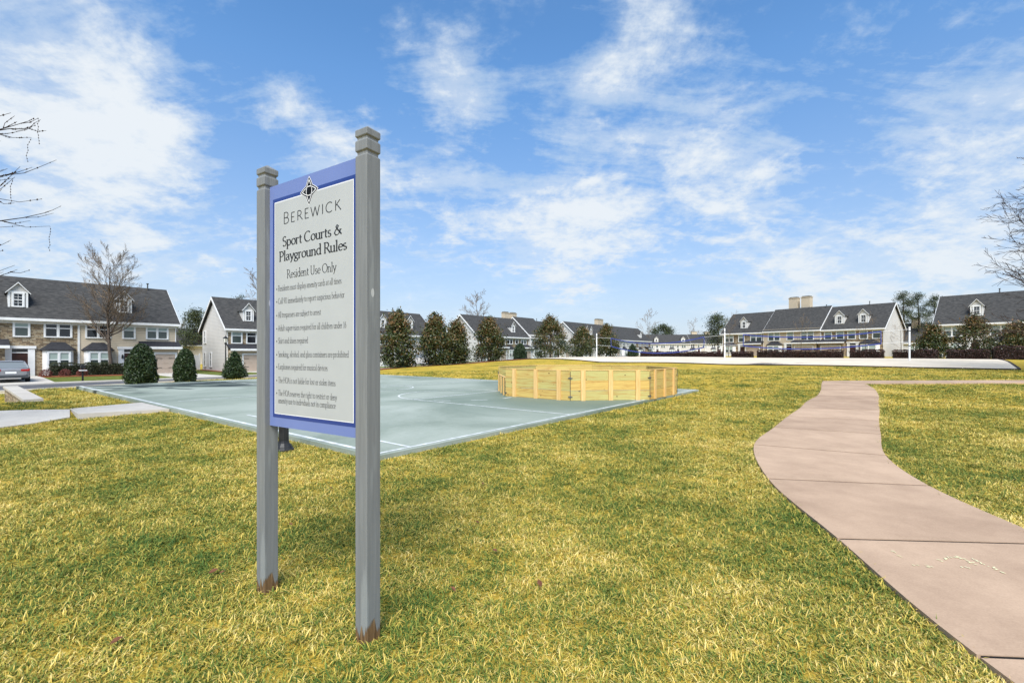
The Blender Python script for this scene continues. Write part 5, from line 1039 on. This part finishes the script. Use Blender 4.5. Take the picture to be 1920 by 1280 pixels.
def make_grass():
    cl = bpy.data.collections.new('grass_clumps'); rnd = np.random.RandomState(5)
    for v in range(7):
        nb = 16; Vv, Ff, tn = [], [], []
        for i in range(nb):
            p = rnd.normal(size=2) * .028; th = rnd.uniform(0, 6.28); ln = rnd.uniform(.022, .056); tilt = rnd.uniform(.35, 1.35); w = rnd.uniform(.0016, .0030); d = np.array([math.cos(th), math.sin(th)]); q = np.array([-d[1], d[0]]) * w
            o = len(Vv); z = 0.; r = 0.; bend = rnd.uniform(.15, .6); tone = np.clip(rnd.normal(.53, .2), 0.02, 1)
            for k, wf in enumerate((1, .85, .5)):
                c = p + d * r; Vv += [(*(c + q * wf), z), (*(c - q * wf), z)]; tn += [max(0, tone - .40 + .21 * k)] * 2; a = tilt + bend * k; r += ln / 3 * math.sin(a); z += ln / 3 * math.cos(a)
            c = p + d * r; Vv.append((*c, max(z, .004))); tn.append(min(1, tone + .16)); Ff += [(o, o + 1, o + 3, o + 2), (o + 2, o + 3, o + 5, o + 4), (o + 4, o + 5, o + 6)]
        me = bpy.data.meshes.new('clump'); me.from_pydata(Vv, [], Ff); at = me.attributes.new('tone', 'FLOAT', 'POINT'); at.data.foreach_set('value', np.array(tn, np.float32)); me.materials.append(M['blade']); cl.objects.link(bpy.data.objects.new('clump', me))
    pts, scl = [], []
    for y0, y1, den, sc in [(1.3, 3.2, 1350, 1.0), (3.2, 5, 1050, 1.03), (5, 8, 600, 1.15), (8, 12, 260, 1.4), (12, 20, 90, 1.8), (20, 34, 24, 2.3)]:
        hw = 1.35 * y1 + .6; n = int(den * 2 * hw * (y1 - y0)); x = rnd.uniform(-hw, hw, n); y = rnd.uniform(y0, y1, n); k = np.abs(x) < 1.35 * y + .6; x = x[k]; y = y[k]
        a, b = court_lc(x, y); k = ~((a > -.02) & (a < CL_ + .02) & (b > -.02) & (b < CW_ + .02)) & ~path_mask(x, y) & ~((y > 18.65) & (y < 20.35) & (x > 13.7))
        s_ = (x - SQ[0]) * S2[0] + (y - SQ[1]) * S2[1]; nn = x * NN[0] + y * NN[1]; k &= (s_ < -.15) & (nn > -35.6) & ~in_poly(x, y, [P(131, 766, .0)[:2], P(146, 776, .0)[:2], cpt(9.25, -.02)[:2], cpt(11.9, -.02)[:2]]) & ~in_poly(x, y, [P(131, 776, -.13)[:2], P(131, 784, -.13)[:2], P(-60, 808, -.16)[:2], P(-60, 790, -.16)[:2]])
        for px_, py_ in ((-1.5461, 2.9), (-.754, 2.4)): k &= np.hypot(x - px_, y - py_) > .05
        # keep the turf tufted: thin out where a noise field is low
        f = np.sin(x * 5.1 + 1.3 * np.sin(y * 3.7)) * np.sin(y * 4.6 + 1.1 * np.sin(x * 4.3)); k &= rnd.uniform(0, 1, len(x)) < .86 + .14 * f
        x = x[k]; y = y[k]; pts.append(np.stack([x, y, H(x, y) - .003], 1)); scl.append(sc * rnd.uniform(.7, 1.35, len(x)))
    for E_ in (PATH_L, PATH_R):                    # longer tufts leaning over the path edges
        e = np.array(catmull(E_, 40)); e = e[(e[:, 1] > 1.2)]; k = rnd.randint(0, len(e), 3600); p = e[k] + rnd.normal(size=(3600, 2)) * .012; d = np.where(E_ is PATH_L, -1., 1.) * np.abs(rnd.normal(size=3600)) * .03; p[:, 0] += d + np.where(E_ is PATH_L, -.008, .008)
        pts.append(np.column_stack([p, H(p[:, 0], p[:, 1]) - .003])); scl.append(rnd.uniform(.8, 1.55, 3600))
    pts = np.concatenate(pts); scl = np.concatenate(scl)
    me = bpy.data.meshes.new('lawn_grass'); me.vertices.add(len(pts)); me.vertices.foreach_set('co', pts.astype(np.float32).ravel()); at = me.attributes.new('sc', 'FLOAT', 'POINT'); at.data.foreach_set('value', scl.astype(np.float32)); me.materials.append(M['blade'])
    o = link('lawn_grass', me); tag(o, 'short dormant yellow-green grass blades of the lawn', 'grass', kind='stuff')
    g = bpy.data.node_groups.new('grass_scatter', 'GeometryNodeTree'); g.interface.new_socket('Geometry', in_out='INPUT', socket_type='NodeSocketGeometry'); g.interface.new_socket('Geometry', in_out='OUTPUT', socket_type='NodeSocketGeometry')
    gi = g.nodes.new('NodeGroupInput'); go = g.nodes.new('NodeGroupOutput'); ip = g.nodes.new('GeometryNodeInstanceOnPoints'); ci = g.nodes.new('GeometryNodeCollectionInfo'); ci.inputs['Collection'].default_value = cl; ci.inputs['Separate Children'].default_value = True; ci.inputs['Reset Children'].default_value = True
    rv = g.nodes.new('FunctionNodeRandomValue'); rv.data_type = 'FLOAT_VECTOR'; rv.inputs[0].default_value = (-.22, -.22, 0); rv.inputs[1].default_value = (.22, .22, 6.283)
    na = g.nodes.new('GeometryNodeInputNamedAttribute'); na.data_type = 'FLOAT'; na.inputs[0].default_value = 'sc'
    ln = g.links.new; ln(gi.outputs[0], ip.inputs['Points']); ln(ci.outputs[0], ip.inputs['Instance']); ip.inputs['Pick Instance'].default_value = True; ln(rv.outputs[0], ip.inputs['Rotation']); ln(na.outputs[0], ip.inputs['Scale']); ln(ip.outputs[0], go.inputs[0])
    md = o.modifiers.new('scatter', 'NODES'); md.node_group = g
    print('grass points', len(pts))
make_grass()
def fallen_leaves():
    mt = mat('dry_leaf', (.09, .03, .015), (.20, .085, .04), .8, 9); me = None
    for i, (px, py) in enumerate([(783, 915), (905, 912), (895, 988), (928, 1043), (850, 1117), (1012, 1107), (1197, 962), (1224, 944), (1270, 1035), (363, 852), (97, 834), (300, 800), (417, 1085), (218, 1217), (400, 1083), (1310, 955), (545, 990), (620, 915)]):
        x, y, z = P(px, py, .0); rnd = random.Random(i)
        if me is None:
            mb = MB(); out = [(-.035, 0), (-.02, .014), (0, .02), (.02, .013), (.04, 0), (.02, -.013), (0, -.02), (-.02, -.014)]; mb.add([(a, b, .012 * abs(b) / .02 + .006 * (a / .04) ** 2) for a, b in out] + [(-.0, 0, 0), (-.06, 0, .004)], [(8, i, (i + 1) % 8) for i in range(8)] + [(0, 9, 1)]); me = mb.mesh('fallen_leaf', mt)
        o = link('fallen_leaf', me, loc=(x, y, h1(x, y) + .045)); o.rotation_euler = (rnd.uniform(-.5, .5), rnd.uniform(-.5, .5), rnd.uniform(0, 6.28)); o.scale = (rnd.uniform(.5, .8),) * 3; tag(o, 'small curled dry brown leaf lying on the lawn', 'leaf', 'dry leaves on the lawn')
fallen_leaves()
